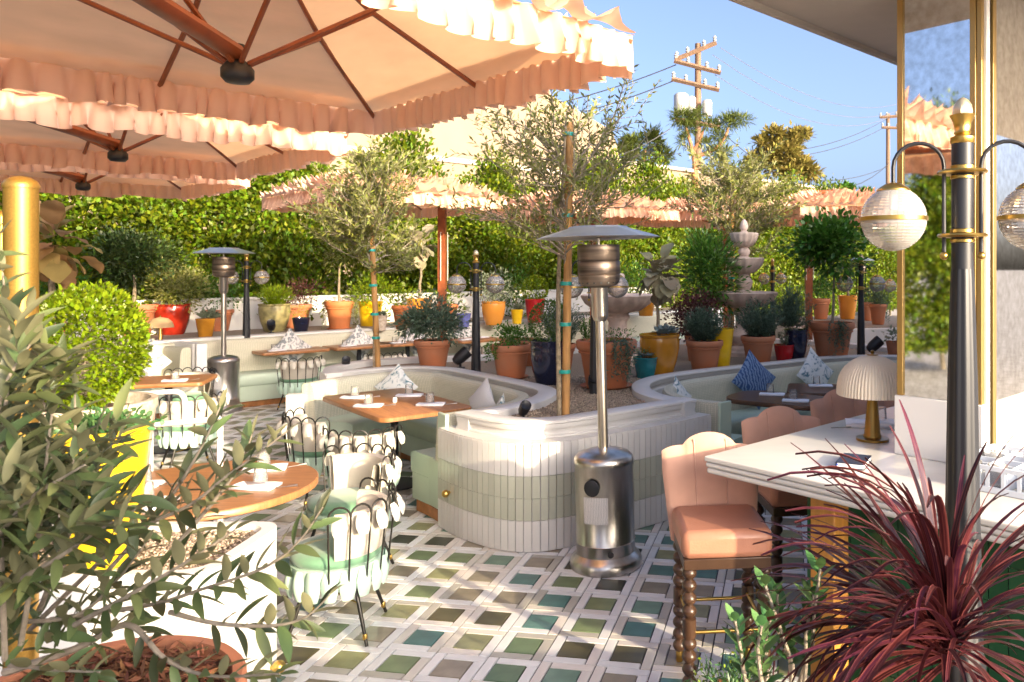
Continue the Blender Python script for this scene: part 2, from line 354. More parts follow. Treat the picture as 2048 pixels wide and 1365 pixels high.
# ------------------------------------------------------------------ ground, floor and its tiles
g = MB().grid(lambda a, b: (-600+1200*a, -600+1200*b, -.05), 4, 4).build('ground', mat('pale_paving', (.34, .31, .28), .95, var=.2), smooth=False); tag(g, kind='structure')
floor = MB().box((-2.6, 8.2, -.03), (14.5, 13.6, .04)).build('floor', M['grout'], smooth=False); tag(floor, kind='structure')
landing = MB().box((-1.1, .9, .22), (4.6, 3.3, .5)).build('landing', mat('landing_concrete', (.35, .33, .30), .9, var=.15), smooth=False); tag(landing, kind='structure')
TH, SZ, OX, OY = -.1602, .2755, -.757, 4.444
jx = np.array((math.cos(TH), math.sin(TH))); ix = np.array((-math.sin(TH), math.cos(TH)))
bar_m = [mat('bar_'+k, c, .35, var=.07, vscale=9, isl=.05, bump=.03, bscale=30) for k, c in (('white', (.70, .715, .73)), ('blush', (.66, .63, .60)), ('bone', (.60, .58, .53)), ('greige', (.42, .41, .37)))]
sq_m = [mat('square_'+k, c, .28, var=.2, vscale=9, isl=.12, bump=.03, bscale=30) for k, c in (('taupe', (.25, .22, .165)), ('sage', (.16, .22, .11)), ('leaf', (.10, .17, .075)), ('teal', (.075, .19, .175)), ('ink', (.042, .047, .032)), ('olive', (.085, .078, .036)), ('moss', (.24, .25, .13)), ('jade', (.13, .23, .17)))]
gp = .003; tw = .205*SZ
def tilemesh(nm, a, b):
    h = .008
    return MB().add([(-a/2, -b/2, 0), (a/2, -b/2, 0), (a/2, b/2, 0), (-a/2, b/2, 0), (-a/2+.0015, -b/2+.0015, h), (a/2-.0015, -b/2+.0015, h), (a/2-.0015, b/2-.0015, h), (-a/2+.0015, b/2-.0015, h)],
        [(4, 5, 6, 7), (0, 1, 5, 4), (1, 2, 6, 5), (2, 3, 7, 6), (3, 0, 4, 7)]).mesh(nm)
me_sq = tilemesh('square_tile', SZ-2*tw-gp*2, SZ-2*tw-gp*2); me_bar = tilemesh('bar_tile', SZ-tw-gp*2, tw-gp*2)
for q in (me_sq, me_bar): q.materials.append(bar_m[0])
mods = []
for a in range(-40, 30):
    for b in range(-14, 40):
        c = np.array((OX, OY))+SZ*((a+.5)*jx+(b+.5)*ix); x, y = c
        if y < 3.2 or y > 14.3: continue
        u = CX+x*F/y; v = HV+CAMZ*F/y
        if u < 250 or u > 2100: continue
        if y-5.75 > max(0, (x+1.5)*.55) and x > -1.3 and y > 6.6 and x < 1.5: continue
        hid = (x < -1.75 and y < 4.6)
        mods.append((y+(30 if hid else 0)+(6 if x < -2.6 else 0), c))
mods.sort(key=lambda q: q[0])
rest = {}
nsq = nbar = 0
for d, c in mods:
    sm = R.choices(sq_m, (26, 13, 9, 15, 13, 9, 11, 9))[0]
    pieces = [(me_sq, 'square_tile', 0, 0, 0, sm)]
    h = SZ/2-tw/2; o = tw/2
    for (px, py, rr) in ((o, h, 0), (h, -o, math.pi/2), (-o, -h, 0), (-h, o, math.pi/2)):
        pieces.append((me_bar, 'bar_tile', px, py, rr, R.choices(bar_m, (50, 26, 14, 10))[0]))
    for me, nm, px, py, rr, mt in pieces:
        p = c+px*jx+py*ix; ok = (nsq < 300) if nm == 'square_tile' else (nbar < 300)
        if ok:
            put(nm, me, floor, (p[0], p[1], -.0101), (0, 0, TH+rr), m=mt)
            if nm == 'square_tile': nsq += 1
            else: nbar += 1
        else:
            rest.setdefault(mt.name, []).append((me, p, TH+rr, mt))
for k, lst in rest.items():
    b = MB()
    for me, p, rr, mt in lst:
        cc, ss = math.cos(rr), math.sin(rr)
        b.add([(p[0]+q.co.x*cc-q.co.y*ss, p[1]+q.co.x*ss+q.co.y*cc, q.co.z-.0101) for q in me.vertices], [tuple(f.vertices) for f in me.polygons])
    tag(b.build('tile_field', lst[0][3], floor, smooth=False), kind='stuff')

# ------------------------------------------------------------------ central planter, its gravel and booths
near_left = [(-3.40, 7.98), (-3.05, 8.34), (-2.71, 8.50), (-2.3, 8.36), (-2.03, 8.10), (-1.57, 7.61), (-1.2, 7.17), (-1.06, 6.95), (-1.03, 6.70), (-1.10, 6.37), (-1.26, 6.11), (-1.506, 5.83)]
front = [(-1.506, 5.83), (-1.25, 5.62), (-1.007, 5.49), (-.72, 5.52), (-.435, 5.73), (-.1, 6.03), (.15, 6.26), (.32, 6.41)]
right = [(.32, 6.41), (.10, 6.60), (-.04, 6.90), (-.08, 7.25), (-.02, 7.55), (.15, 7.85), (.5, 8.20), (1.03, 8.62), (1.6, 9.05), (2.08, 9.42), (2.6, 9.58), (3.2, 9.55)]
back = [(3.2, 9.55), (3.4, 10.4), (2.2, 11.8), (.8, 12.0), (-.5, 11.3), (-1.4, 10.3), (-2.2, 9.75), (-3.0, 9.48), (-3.5, 9.1), (-3.62, 8.5), (-3.40, 7.98)]
outline = smoothpath(near_left, 4)[:-1]+smoothpath(front, 4)[:-1]+smoothpath(right, 4)[:-1]+smoothpath(back, 4)[:-1]
pl = thing('serpentine_planter', 'long curved white planter with a sage tiled front and moulded cap, full of gravel', 'planter')
MB().sweep(outline, [(0, 0), (.0, .745), (-.13, .745), (-.13, 0)], closed=True, side=-1).build('planter_wall', M['white'], pl)
capo = .02
cap_prof = [(-.155, .735), (-.155, .855), (-.145, .862), (.005+capo-.02, .862), (.012, .856), (.012, .842), (.0, .834), (-.004, .80), (-.012, .792), (-.012, .765), (.002, .757), (.002, .735)]
for seg, dz in ((near_left, 0), (front, .004), (right, 0), (back, .002)):
    MB().sweep(smoothpath(seg, 5), [(a, z+dz*(z > .8)) for a, z in cap_prof], side=-1).build('planter_cap', M['white'], pl)
def shrink(P, d):
    P = np.array(P); t = np.roll(P, -1, 0)-np.roll(P, 1, 0); t /= np.maximum(np.linalg.norm(t, axis=1), 1e-9)[:, None]; return P+np.stack([-t[:, 1], t[:, 0]], 1)*d
gin = [tuple(p) for p in outline]
gm = MB().add([(x, y, .80) for x, y in gin], [tuple(range(len(gin)))]).build('gravel_bed', M['gravel'], pl, smooth=False); tag(gm, kind='stuff')
fw = smoothpath([(-1.64, 5.87), (-1.395, 5.60), (-1.10, 5.385), (-.873, 5.335), (-.677, 5.40), (-.4, 5.60), (-.1, 5.85), (.16, 6.10), (.44, 6.40)], 8)
MB().sweep(fw, [(-.004, 0), (-.004, .72), (.14, .72), (.14, 0)], side=1).build('front_backing', M['lgrout'], pl)
rows = [(.003, .213, 'wtile'), (.216, .365, 'gtile'), (.368, .517, 'gtile'), (.520, .732, 'wtile')]
TWD = .0545
Q, T = resample(fw, TWD)
meshes = []
for z0, z1, k in rows:
    me = MB().box((0, -.004, (z0+z1)/2), (TWD-.004, .012, z1-z0)).mesh('wall_tile'); me.materials.append(M[k]); meshes.append(me)
me_ledge = MB().box((0, .055, .738), (TWD-.003, .135, .012)).mesh('ledge_tile'); me_ledge.materials.append(M['wtile'])
for p, t in zip(Q, T):
    a = math.atan2(t[1], t[0])
    for me in meshes: put('wall_tile', me, pl, (p[0]+t[1]*.008, p[1]-t[0]*.008, 0), (0, 0, a))
    put('ledge_tile', me_ledge, pl, (p[0], p[1], 0), (0, 0, a))
kb = thing('brass_door_ball', 'small brass ball stop on the tiled planter front beside the booth end', 'door stop', Wz(903, 987, .27)+Vector((-.02, -.22, 0)))
kb.location = (-1.545, 5.70, .30)
MB().sphere((0, -.03, 0), .028, 14, 10).build('ball', M['gold'], kb); MB().tube([(0, -.02, 0), (.05, .05, 0)], .012).build('stem', M['gold'], kb)
# pebbles over the near part of the bed
from_poly = np.array(gin)
def inside(p, poly):
    x, y = p; c = False; j = len(poly)-1
    for i in range(len(poly)):
        xi, yi = poly[i]; xj, yj = poly[j]
        if (yi > y) != (yj > y) and x < (xj-xi)*(y-yi)/(yj-yi)+xi: c = not c
        j = i
    return c
def pebbles(name, poly, n, z, parent, ymax, r=(.006, .013), gap=0):
    dense = np.array(outline)
    P = []; lo = poly.min(0); hi = poly.max(0); hi[1] = min(hi[1], ymax)
    while len(P) < n:
        q = (R.uniform(lo[0], hi[0]), R.uniform(lo[1], hi[1]))
        if inside(q, poly) and (gap == 0 or np.min(np.sum((dense-np.array(q))**2, 1)) > gap*gap): P.append((q[0], q[1], z+R.uniform(0, .008)))
    P = np.array(P); rr = NR.uniform(r[0], r[1], (n, 1, 1)); an = NR.uniform(0, 6.28, n)
    t = OCT[0]*np.array((1, .75, .6)); cs, sn = np.cos(an)[:, None], np.sin(an)[:, None]
    V = np.stack([t[None, :, 0]*cs-t[None, :, 1]*sn, t[None, :, 0]*sn+t[None, :, 1]*cs, np.broadcast_to(t[None, :, 2], (n, 6))], 2)*rr+P[:, None]
    me = np_mesh(name, V.reshape(-1, 3), OCT[1], 6, n); me.materials.append(M['pebble']); o = bpy.data.objects.new(name, me); COL.objects.link(o); o.parent = parent; return tag(o, kind='stuff')
pebbles('pebbles', from_poly, 17000, .802, pl, 8.2, gap=.165)

def booth(label, path, side, cuts, wood=True, h=.83, seat=.58, name='curved_booth'):
    t = thing(name, label, 'booth')
    n = len(path)
    ix = [0]+[int(n*c) for c in cuts]+[n-1]
    bp = [(.02, .40), (.02, h-.03), (.035, h-.006), (.065, h), (.11, h-.004), (.14, h-.03), (.15, h-.08), (.175, .44), (.175, .40)]
    for a, b in zip(ix[:-1], ix[1:]):
        MB().sweep(path[a:b+1], bp, side=side).build('back_panel', M['beige'], t, smooth=True)
    MB().sweep(path, [(.16, .30), (.16, .455), (.20, .47), (seat-.06, .47), (seat-.015, .46), (seat, .44), (seat, .32), (seat-.02, .30)], side=side).build('seat_cushion', M['mint'], t)
    MB().sweep(path, [(.03, .09), (.03, .40), (.17, .40), (.17, .298), (seat-.03, .298), (seat-.03, .09)], side=side).build('seat_base', M['mint'], t)
    MB().sweep(path, [(.04, .0), (.04, .088), (seat-.10, .088), (seat-.10, 0)], side=side).build('plinth', M['plinth'], t)
    return t
lb_path = smoothpath([(-3.47, 7.55), (-3.36, 7.9), (-3.05, 8.30), (-2.71, 8.45), (-2.3, 8.31), (-2.05, 8.06), (-1.60, 7.58), (-1.25, 7.16), (-1.12, 6.93), (-1.10, 6.70), (-1.17, 6.40), (-1.33, 6.17), (-1.60, 5.90)], 4)
booth('curved mint and beige booth around the long wooden table with four place settings', lb_path, -1, (.33, .62))
# upholstered end panel of the arm
ar = thing('booth_arm_end', 'pale mint upholstered end of the booth arm on an orange wooden foot', 'booth end', (-1.60, 5.87, 0), math.atan2(.41, -.335))
MB().box((.26, -.006, .275), (.56, .02, .37)).build('end_panel', M['mint'], ar, bevel=.006)
MB().box((.065, -.012, .62), (.15, .03, .44)).build('upright_panel', M['mint'], ar, bevel=.008)
MB().box((.255, -.004, .045), (.5, .02, .088)).build('foot', M['plinth'], ar)
MB().box((-3.485, 7.50, .36), (.16, .10, .74), .2).build('end_post', M['white'], pl)
rb_path = smoothpath([(.50, 6.42), (.22, 6.62), (.07, 6.92), (.03, 7.25), (.09, 7.52), (.24, 7.80), (.56, 8.12), (1.08, 8.53), (1.65, 8.96), (2.12, 9.32), (2.6, 9.46), (3.2, 9.44)], 4)
booth('curved mint and beige booth behind the pink bar stools', rb_path, -1, (.28, .56, .75))
ar2 = thing('booth_arm_end', 'mint end of the booth arm behind the pink bar stools', 'booth end', (.50, 6.40, 0), math.atan2(.72, .70))
MB().box((.27, -.006, .275), (.56, .02, .37)).build('end_panel', M['mint'], ar2, bevel=.006)
MB().box((.075, -.012, .62), (.15, .03, .44)).build('upright_panel', M['mint'], ar2, bevel=.008)

# far raised bed: booth, gravel shelf, garden wall
def along(t, off=0, z=0): # line of the far booth, along E1, offset away from the camera
    p = np.array((-6.35, 10.75))+E1*t-E2*off; return Vector((p[0], p[1], z))
fpath = [tuple(along(t, .12)[:2]) for t in np.linspace(-.6, 10, 24)]
booth('long straight beige banquette along the far gravel bed', fpath, -1, (.15, .3, .45, .6, .75, .9), h=.93, name='far_banquette')
shelf = MB().add([along(-4.5, .14, .93), along(12, .14, .93), along(12, 1.75, .93), along(-4.5, 1.75, .93)], [(0, 1, 2, 3)]).build('gravel_shelf', M['gravel'], smooth=False); tag(shelf, kind='structure')
rw = thing('retaining_wall', 'low white retaining wall behind the far banquette', 'wall')
MB().sweep([tuple(along(t, .15)[:2]) for t in (-.8, 5, 12)], [(-.06, 0), (-.06, .96), (.10, .965), (.10, 0)], side=1).build('wall_body', M['white'], rw)
lbp = [tuple(Wz(u, v, .93)[:2]) for u, v in ((250, 684), (300, 684), (345, 686), (385, 690))]
MB().sweep(smoothpath(lbp, 4), [(0, 0), (0, .94), (.14, .94), (.14, 0)], side=1).build('return_wall', M['white'], rw)
booth('beige booth corner with a patterned cushion beside the far patio heater', smoothpath(lbp, 4), -1, (), h=.9, name='side_booth', seat=.5)
MB().box(Wz(402, 690, .93)+Vector((0, 0, -.46)), (.12, .12, .95), .7).build('end_post', M['white'], rw)
gw = thing('garden_wall', 'white painted garden wall behind the row of colourful pots', 'wall')
MB().sweep([tuple(along(t, 1.75)[:2]) for t in (-5, 4, 11)], [(0, 0), (0, 1.42), (.15, 1.42), (.15, 0)], side=1).build('wall_body', M['white'], gw)
MB().sweep([tuple(along(t, 1.72)[:2]) for t in (-5, 4, 11)], [(0, 1.425), (0, 1.46), (.21, 1.46), (.21, 1.425)], side=1).build('coping', M['white'], gw)

# ------------------------------------------------------------------ hedge
hmeshes = []
for k in range(6):
    n = 13000; K = 52
    q = np.stack([NR.normal(size=K)*.30, NR.normal(size=K)*.26, NR.uniform(.0, 1, K)], 1); q[:, :2] *= (1.15-.75*q[:, 2:3]**2.2)
    kk = NR.integers(0, K, n); gq = NR.normal(size=(n, 3))*np.array((.165, .15, .045)); p = q[kk]+gq
    fill = NR.random(n) < .35; p[fill] = np.stack([NR.normal(size=fill.sum())*.26, NR.normal(size=fill.sum())*.16, NR.uniform(0, .86, fill.sum())], 1)
    P = p*np.array((1, 1, 3.3)); P[:, 2] = np.clip(P[:, 2], 0.02, None)
    Dr = unit(gq*np.array((1, 1, 3))+np.array((0, 0, .25))+NR.normal(size=(n, 3))*.2)
    o = leaves('foliage', P, Dr, .088, .056, M['l_hedge'], None, T4, 'stuff'); hmeshes.append(o.data); bpy.data.objects.remove(o)
stem_me = MB().tube(limb((0, 0, 0), (0, 0, 2.4), 5, .02), [.05, .045, .04, .03, .02, .01]).mesh('stem'); stem_me.materials.append(M['bark'])
k = 0
hp = [(along(t, 2.55+R.uniform(-.1, .1), 0), None) for t in np.arange(-5, 25, .78)]
hp += [(Vector((-9.9+R.uniform(-.1, .1), y, 0)), 1) for y in np.arange(-2, 8, 1.1)]
for i, (p, side) in enumerate(hp):
    lab = 'tall green hedge shrub in the row behind the white garden wall' if side is None else 'tall green hedge shrub on the open side of the patio'
    t = thing('hedge_shrub', lab, 'hedge', p, R.uniform(0, 6.28), 'hedge shrubs along the garden wall' if side is None else 'hedge shrubs at the side of the patio')
    h = R.uniform(1.0, 1.2) if R.random() < .6 else R.uniform(1.2, 1.42)
    if side is None and i < 9: h = min(h, 1.06)
    put('foliage', R.choice(hmeshes), t, (0, 0, .35), (0, 0, 0), (1.1, 1.1, h*.97))['kind'] = 'stuff'
    put('stem', stem_me, t)

# ------------------------------------------------------------------ potted plants
def pot_prof(style, r, h):
    if style == 'terra':
        return [(r*.62, 0), (r*.66, h*.04), (r*.84, h*.70), (r*.85, h*.71), (r*.86, h*.73), (r*.92, h*.745), (r*.93, h*.77), (r*.90, h*.785), (r*.915, h*.80), (r*.99, h*.84), (r, h*.90), (r, h*.97), (r*.97, h), (r*.88, h), (r*.86, h*.9), (1e-4, h*.9)]
    if style == 'egg':
        return [(r*.60, 0), (r*.66, h*.05), (r*.85, h*.35), (r*.96, h*.65), (r*.98, h*.82), (r*.95, h*.92), (r*1.0, h*.95), (r*1.0, h), (r*.9, h), (r*.88, h*.92), (1e-4, h*.92)]
    return [(r*.66, 0), (r*.70, h*.03), (r*.88, h*.6), (r*.97, h*.93), (r, h*.95), (r, h), (r*.9, h), (r*.88, h*.92), (1e-4, h*.92)]
def pot(t, style, m, r, h, saucer=False):
    MB().lathe(pot_prof(style, r, h), 28).build('pot', m, t)
    MB().lathe([(r*.87, h*.93), (r*.6, h*.95), (1e-4, h*.96)], 16).build('soil', M['soil'], t)
    if saucer: MB().lathe([(r*.7, .001), (r*.85, .03), (r*.87, .03), (r*.72, .005)], 24).build('saucer', m, t)
def crown(t, typ, m, c, r, n, L, W, tm=T4):
    if typ == 'ball': P, Dr = shell_pts(n, c, r)
    elif typ == 'clump': P, Dr = clump_pts(n, c, r)
    elif typ == 'sprig':
        P, Dr = sprig_pts(max(n//34, 8), 34, (c[0], c[1], c[2]-r[2]), r[0], 2*r[2])
    elif typ == 'grass': P, Dr = sprig_pts(n//6, 6, (c[0], c[1], c[2]-r[2]), r[0], 2*r[2], .1, .25)
    o = leaves('foliage', P, Dr, L, W, m, t, tm); o['kind'] = 'stuff'; return o
def trunk(t, p0, p1, r0, r1=None, m='bark'): MB().tube(limb(p0, p1, 5, .015), [r0+(((r1 or r0*.6)-r0)*i/5) for i in range(6)], 8).build('trunk', M[m], t)
def trail(t, m, r, h, arcs, n=300, L=.02, W=.006, ln=.35):
    P = []; Dd = []
    for i in range(max(5, n//34)):
        a = R.uniform(*arcs); l_ = ln*R.uniform(.45, 1.05); w0 = R.uniform(-.12, .12)
        for k in range(34):
            f = k/33; rr = r*.9+(.12*r+.03)*min(1, f*5)+.012*math.sin(f*6+i); an = a+w0*f+R.gauss(0, .012)
            P.append((math.cos(an)*rr, math.sin(an)*rr, h+.015-max(0, f-.08)*l_)); Dd.append((R.gauss(0, .6)+math.cos(an)*.5, R.gauss(0, .6)+math.sin(an)*.5, R.gauss(-.3, .5)))
    o = leaves('trailing_stems', np.array(P), np.array(Dd), L*2.0, W*2.2, m, t); o['kind'] = 'stuff'
def potted(label, u, vb, z, wpx, hpx, style, m, plants, saucer=False, name='potted_plant', y=None):
    p = Wz(u, vb, z) if y is None else Vector(((u-CX)*y/F, y, z)); s = p.y/F; r = wpx/2*s; h = hpx*s*1.02
    t = thing(name, label, 'potted plant', p); pot(t, style, M[m], r, h, saucer)
    for f in plants: f(t, r, h, s)
    return t
def fol(typ, m, du, dv, ru, rv, n, L=.03, W=.015, tm=T4):   # centre offset and radii in pixels of the pot's own scale, above the rim
    return lambda t, r, h, s: crown(t, typ, M[m], (du*s, 0, h+dv*s), (ru*s, ru*s, rv*s), n, L, W, tm)
def trk(dv0, dv1, rad, du=0, m='bark'): return lambda t, r, h, s: trunk(t, (0, 0, h*.9), (du*s, 0, h+dv1*s), rad, None, m)
def trl(m, arcs, n=300, ln=.3): return lambda t, r, h, s: trail(t, M[m], r, h, arcs, int(n*1.5), ln=ln)
def bigleaf(m, dv, ru, rv, n, L=.16):
    def f(t, r, h, s):
        P, Dr = clump_pts(n, (0, 0, h+dv*s), (ru*s*.55, ru*s*.55, rv*s*.7), 8, .3, 0, .7); c = np.array((0, 0, h+dv*s))
        me = [None]*3
        for k in range(3):
            V, Fc = [], []
            def fn(a, b, k=k): w_ = math.sin(math.pi*min(1, a*.92+.04))**.7*.42; return (a, (b-.5)*2*w_*(1+.12*math.sin(9*a+k)), .10*math.sin(3.0*a)-.22*a*a+.14*abs(b-.5)+.035*math.sin(11*a+4*b+k))
            me[k] = MB().grid(fn, 9, 4).mesh('leaf', 'full'); me[k].materials.append(M[m])
        for p, d in zip(P, Dr):
            d = Vector(unit(np.array(p)-c+NR.normal(size=3)*.04)); q = d.to_track_quat('X', 'Z').to_euler(); put('leaf', R.choice(me), t, p, q, L*R.uniform(.7, 1.2))
    return f
def rosette(m, n=3, L=.06):
    def f(t, r, h, s):
        P = []; Dd = []
        for k in range(n):
            a = R.uniform(0, 6.28); c = np.array((math.cos(a)*r*.6*R.random()**.5, math.sin(a)*r*.6*R.random()**.5, h+.0))
            for i in range(26):
                b = R.uniform(0, 6.28); e = R.uniform(.05, 1.2); P.append(c+np.array((0, 0, .012))); Dd.append((math.cos(b)*math.cos(e), math.sin(b)*math.cos(e), math.sin(e)))
        o = leaves('rosettes', np.array(P), np.array(Dd), L, L*.4, M[m], t, T7); o['kind'] = 'stuff'
    return f
GZ = .80
potted('terracotta pot with a loose dark green shrub beside the black lamp post', 866, 737, GZ, 74, 56, 'terra', 'terra', [fol('clump', 'l_laven', 0, 40, 56, 44, 3600, .05, .022)])
potted('terracotta pot of low leafy groundcover beside the navy pot', 1022, 758, GZ, 81, 68, 'terra', 'terra', [fol('clump', 'l_citrus', -5, 16, 38, 22, 900, .03, .018), trl('l_citrus', (2.6, 4.2), 160, .2)], True)
potted('brownish terracotta pot behind the groundcover pot', 1045, 700, GZ, 90, 50, 'terra', 'terra', [fol('clump', 'l_citrus', 0, 10, 40, 14, 300, .03, .018)], y=9.2)
potted('large navy glazed pot with a clipped green boxwood dome', 1098, 770, GZ, 78, 88, 'egg', 'navy', [fol('ball', 'l_boxd', 0, 36, 40, 44, 2600, .022, .013)])
potted('pot of grey lavender behind the boxwood dome', 1122, 735, GZ, 60, 55, 'terra', 'terra', [fol('sprig', 'l_laven', 0, 45, 50, 50, 3400, .045, .010)], y=8.6)
potted('big terracotta pot with trailing rosemary behind the patio heater', 1213, 776, GZ, 122, 94, 'terra', 'terra', [fol('sprig', 'l_citrus', -38, 25, 18, 30, 400, .035, .009), fol('clump', 'l_citrus', 22, 8, 40, 12, 300, .03, .012), trl('l_laven', (-1.6, -.6), 420, .42)], True)
potted('small teal glazed pot of succulents', 1291, 757, GZ, 50, 42, 'cone', 'teal', [rosette('l_succb', 5, .04), fol('clump', 'l_succ', 0, 8, 20, 10, 120, .025, .012)])
potted('amber glazed pot with a felted grey large-leaved tree', 1319, 752, GZ, 82, 82, 'egg', 'amber', [trk(0, 95, .022, -6), rosette('l_succb', 5, .10), bigleaf('l_big', 120, 62, 58, 62, .17)])
potted('terracotta pot with an upright blue-green lavender bush beside the amber pot', 1409, 743, GZ, 75, 61, 'terra', 'terra', [fol('sprig', 'l_laven', 0, 32, 44, 38, 5200, .042, .011)])
potted('tall yellow glazed pot between the lavender and the fountain', 1437, 737, GZ, 62, 78, 'cone', 'yellow', [fol('clump', 'l_laven', 0, 14, 34, 20, 400, .03, .01)])
potted('terracotta pot with a round grey-green bush in front of the fountain', 1516, 729, GZ, 70, 56, 'terra', 'terra', [fol('sprig', 'l_laven', 2, 34, 50, 42, 5600, .042, .011)])
potted('small glossy red pot with silvery foliage', 1568, 724, GZ, 42, 34, 'cone', 'red', [fol('sprig', 'l_grey', 0, 14, 24, 18, 500, .03, .009)])
potted('dark navy pot with a grey-green bush behind the red pot', 1592, 722, GZ, 48, 62, 'egg', 'navy', [fol('sprig', 'l_laven', -8, 44, 50, 48, 4200, .045, .012)])
potted('wide terracotta pot with a glossy citrus tree and trailing stems', 1664, 718, GZ, 90, 72, 'terra', 'terra', [trk(0, 110, .02, 3), fol('clump', 'l_citrus', 0, 150, 78, 62, 2200, .08, .05, T7), trl('l_laven', (-1.9, -1.2), 380, .45), trl('l_laven', (2.4, 3.4), 220, .4)])
potted('small terracotta pot of silver-leaved sage by the glass column', 1792, 716, GZ, 40, 32, 'cone', 'terra', [fol('clump', 'l_grey', 0, 12, 26, 18, 160, .07, .03)])
potted('terracotta pot with a dark purple shrub between amber pot and lavender', 1392, 720, GZ, 46, 50, 'terra', 'terra', [fol('clump', 'l_purple', -10, 45, 52, 48, 2600, .045, .026)], y=9.6)
potted('leafy dark green mango-like tree behind the lavender', 1420, 705, GZ, 60, 52, 'terra', 'terra', [trk(0, 60, .02), fol('clump', 'l_citrus', -8, 108, 62, 75, 3000, .10, .024)], y=10.2)
# far bed
FZ = .93
def fp(label, u, vb, wpx, hpx, style, m, plants, **k): return potted(label, u, vb, FZ, wpx, hpx, style, m, plants, **k)
fp('wide terracotta planter with a small dark standard tree at the shaded end of the wall', 268, 672, 86, 62, 'terra', 'terra', [trk(0, 60, .03), fol('clump', 'l_dark', 0, 88, 85, 55, 3200, .07, .035)])
fp('big crimson glazed pot with an olive-green bush', 345, 669, 66, 60, 'egg', 'redamber', [fol('clump', 'l_olive', 8, 34, 52, 42, 2600, .06, .026)])
fp('small amber pot with an agave rosette', 411, 674, 36, 36, 'cone', 'amber', [rosette('l_grey', 2, .16)])
fp('terracotta pot of leafy shrub behind the far patio heater', 436, 662, 58, 42, 'terra', 'terra', [fol('clump', 'l_citrus', 0, 36, 44, 40, 900, .05, .025)])
fp('mottled olive pot with a bright green grassy dome', 549, 663, 60, 54, 'egg', 'mossy', [fol('grass', 'l_box', 0, 18, 36, 26, 1800, .06, .012)])
fp('small navy pot with pale trailing herbs', 602, 664, 34, 28, 'cone', 'navy', [fol('clump', 'l_box', 0, 8, 20, 11, 160, .03, .015)])
fp('terracotta pot with a bronze-purple shrub', 592, 656, 60, 46, 'terra', 'terra', [fol('clump', 'l_purple', 10, 24, 52, 32, 900, .05, .022)])
fp('large pale terracotta pot with an olive standard and hanging stems', 679, 660, 56, 56, 'terra', 'terra2', [trk(0, 70, .025), trl('l_olive', (2.6, 3.6), 260, .5), trl('l_olive', (-.5, .4), 260, .5), fol('clump', 'l_olive', 10, 120, 60, 50, 700, .07, .016)], saucer=True)
fp('bright yellow pot overflowing with variegated leaves', 740, 652, 50, 48, 'cone', 'yellow', [fol('clump', 'l_box', 4, 20, 52, 28, 900, .06, .03)])
fp('small grey cast-stone pot with a pale succulent', 760, 662, 30, 30, 'cone', 'concrete', [rosette('l_grey', 2, .08)])
fp('terracotta pot with a small lemon shrub', 808, 658, 48, 46, 'terra', 'terra2', [fol('clump', 'l_box', -4, 16, 30, 22, 400, .05, .025)])
fp('orange glazed pot with a felted large-leaved tree and bare trunk', 838, 646, 52, 48, 'cone', 'orange', [trk(0, 80, .03, 4), bigleaf('l_big', 102, 60, 44, 40, .26), fol('clump', 'l_grey', 0, 6, 26, 10, 120, .05, .02)])
fp('terracotta pot behind the umbrella mast with trailing greenery', 893, 650, 46, 40, 'terra', 'terra2', [fol('clump', 'l_box', 0, 16, 26, 20, 300, .05, .025)])
fp('small violet-blue pot with low herbs', 927, 654, 30, 26, 'cone', 'blue', [fol('clump', 'l_box', 0, 5, 18, 7, 120, .04, .02)])
fp('round apricot pot with white-flecked foliage', 987, 650, 48, 46, 'egg', 'orange', [fol('clump', 'l_grey', 0, 28, 44, 34, 900, .055, .028)])
fp('small yellow pot with grey rosettes', 1034, 648, 25, 28, 'cone', 'yellow', [rosette('l_grey', 2, .12)])
fp('pink-red glazed pot with a clipped yellow-green ball', 1070, 645, 42, 46, 'cone', 'red', [fol('ball', 'l_box', 0, 20, 25, 25, 900, .05, .03)])
fp('terracotta pot with a leafy bush left of the umbrella pole', 1642, 654, 38, 40, 'terra', 'terra', [fol('clump', 'l_citrus', 0, 24, 30, 26, 700, .07, .035)], y=15.5)
fp('orange-red glazed pot with a small standard tree', 1695, 654, 40, 46, 'cone', 'orange', [trk(0, 40, .03), fol('clump', 'l_dark', 0, 50, 40, 30, 700, .07, .03)], y=15.5)
fp('terracotta pot with a rosemary bush beside the right-hand lamp post', 1756, 664, 36, 40, 'terra', 'terra', [fol('sprig', 'l_laven', 0, 20, 34, 34, 1500, .05, .012), trl('l_laven', (-1, 1.2), 150, .4)], y=14)
fp('terracotta pot by the column, half hidden by the rosemary', 1735, 656, 26, 36, 'terra', 'terra', [fol('clump', 'l_dark', 0, 14, 22, 18, 300, .06, .03)], y=15)
fp('amber pot seen beneath the fountain bowl', 1292, 640, 40, 34, 'cone', 'amber', [fol('clump', 'l_box', 0, 12, 28, 20, 400, .06, .03)], y=16.5)
fp('dark leafy shrub with huge ruffled bronze leaves behind the gold posts', 105, 690, 70, 60, 'terra', 'terra', [trk(0, 120, .05), bigleaf('l_bronze', 150, 120, 110, 56, .30)], y=9.9)
rbx = thing('rear_planter', 'white planter box holding terracotta pots beyond the right-hand booth', 'planter', (4.0, 15.0, 0))
MB().box((0, 0, .455), (3.6, 3.2, .91), .2).build('box_wall', M['white'], rbx, bevel=.02)
tag(MB().box((0, 0, .918), (3.4, 3.0, .012), .2).build('gravel_bed', M['gravel'], rbx), kind='stuff')
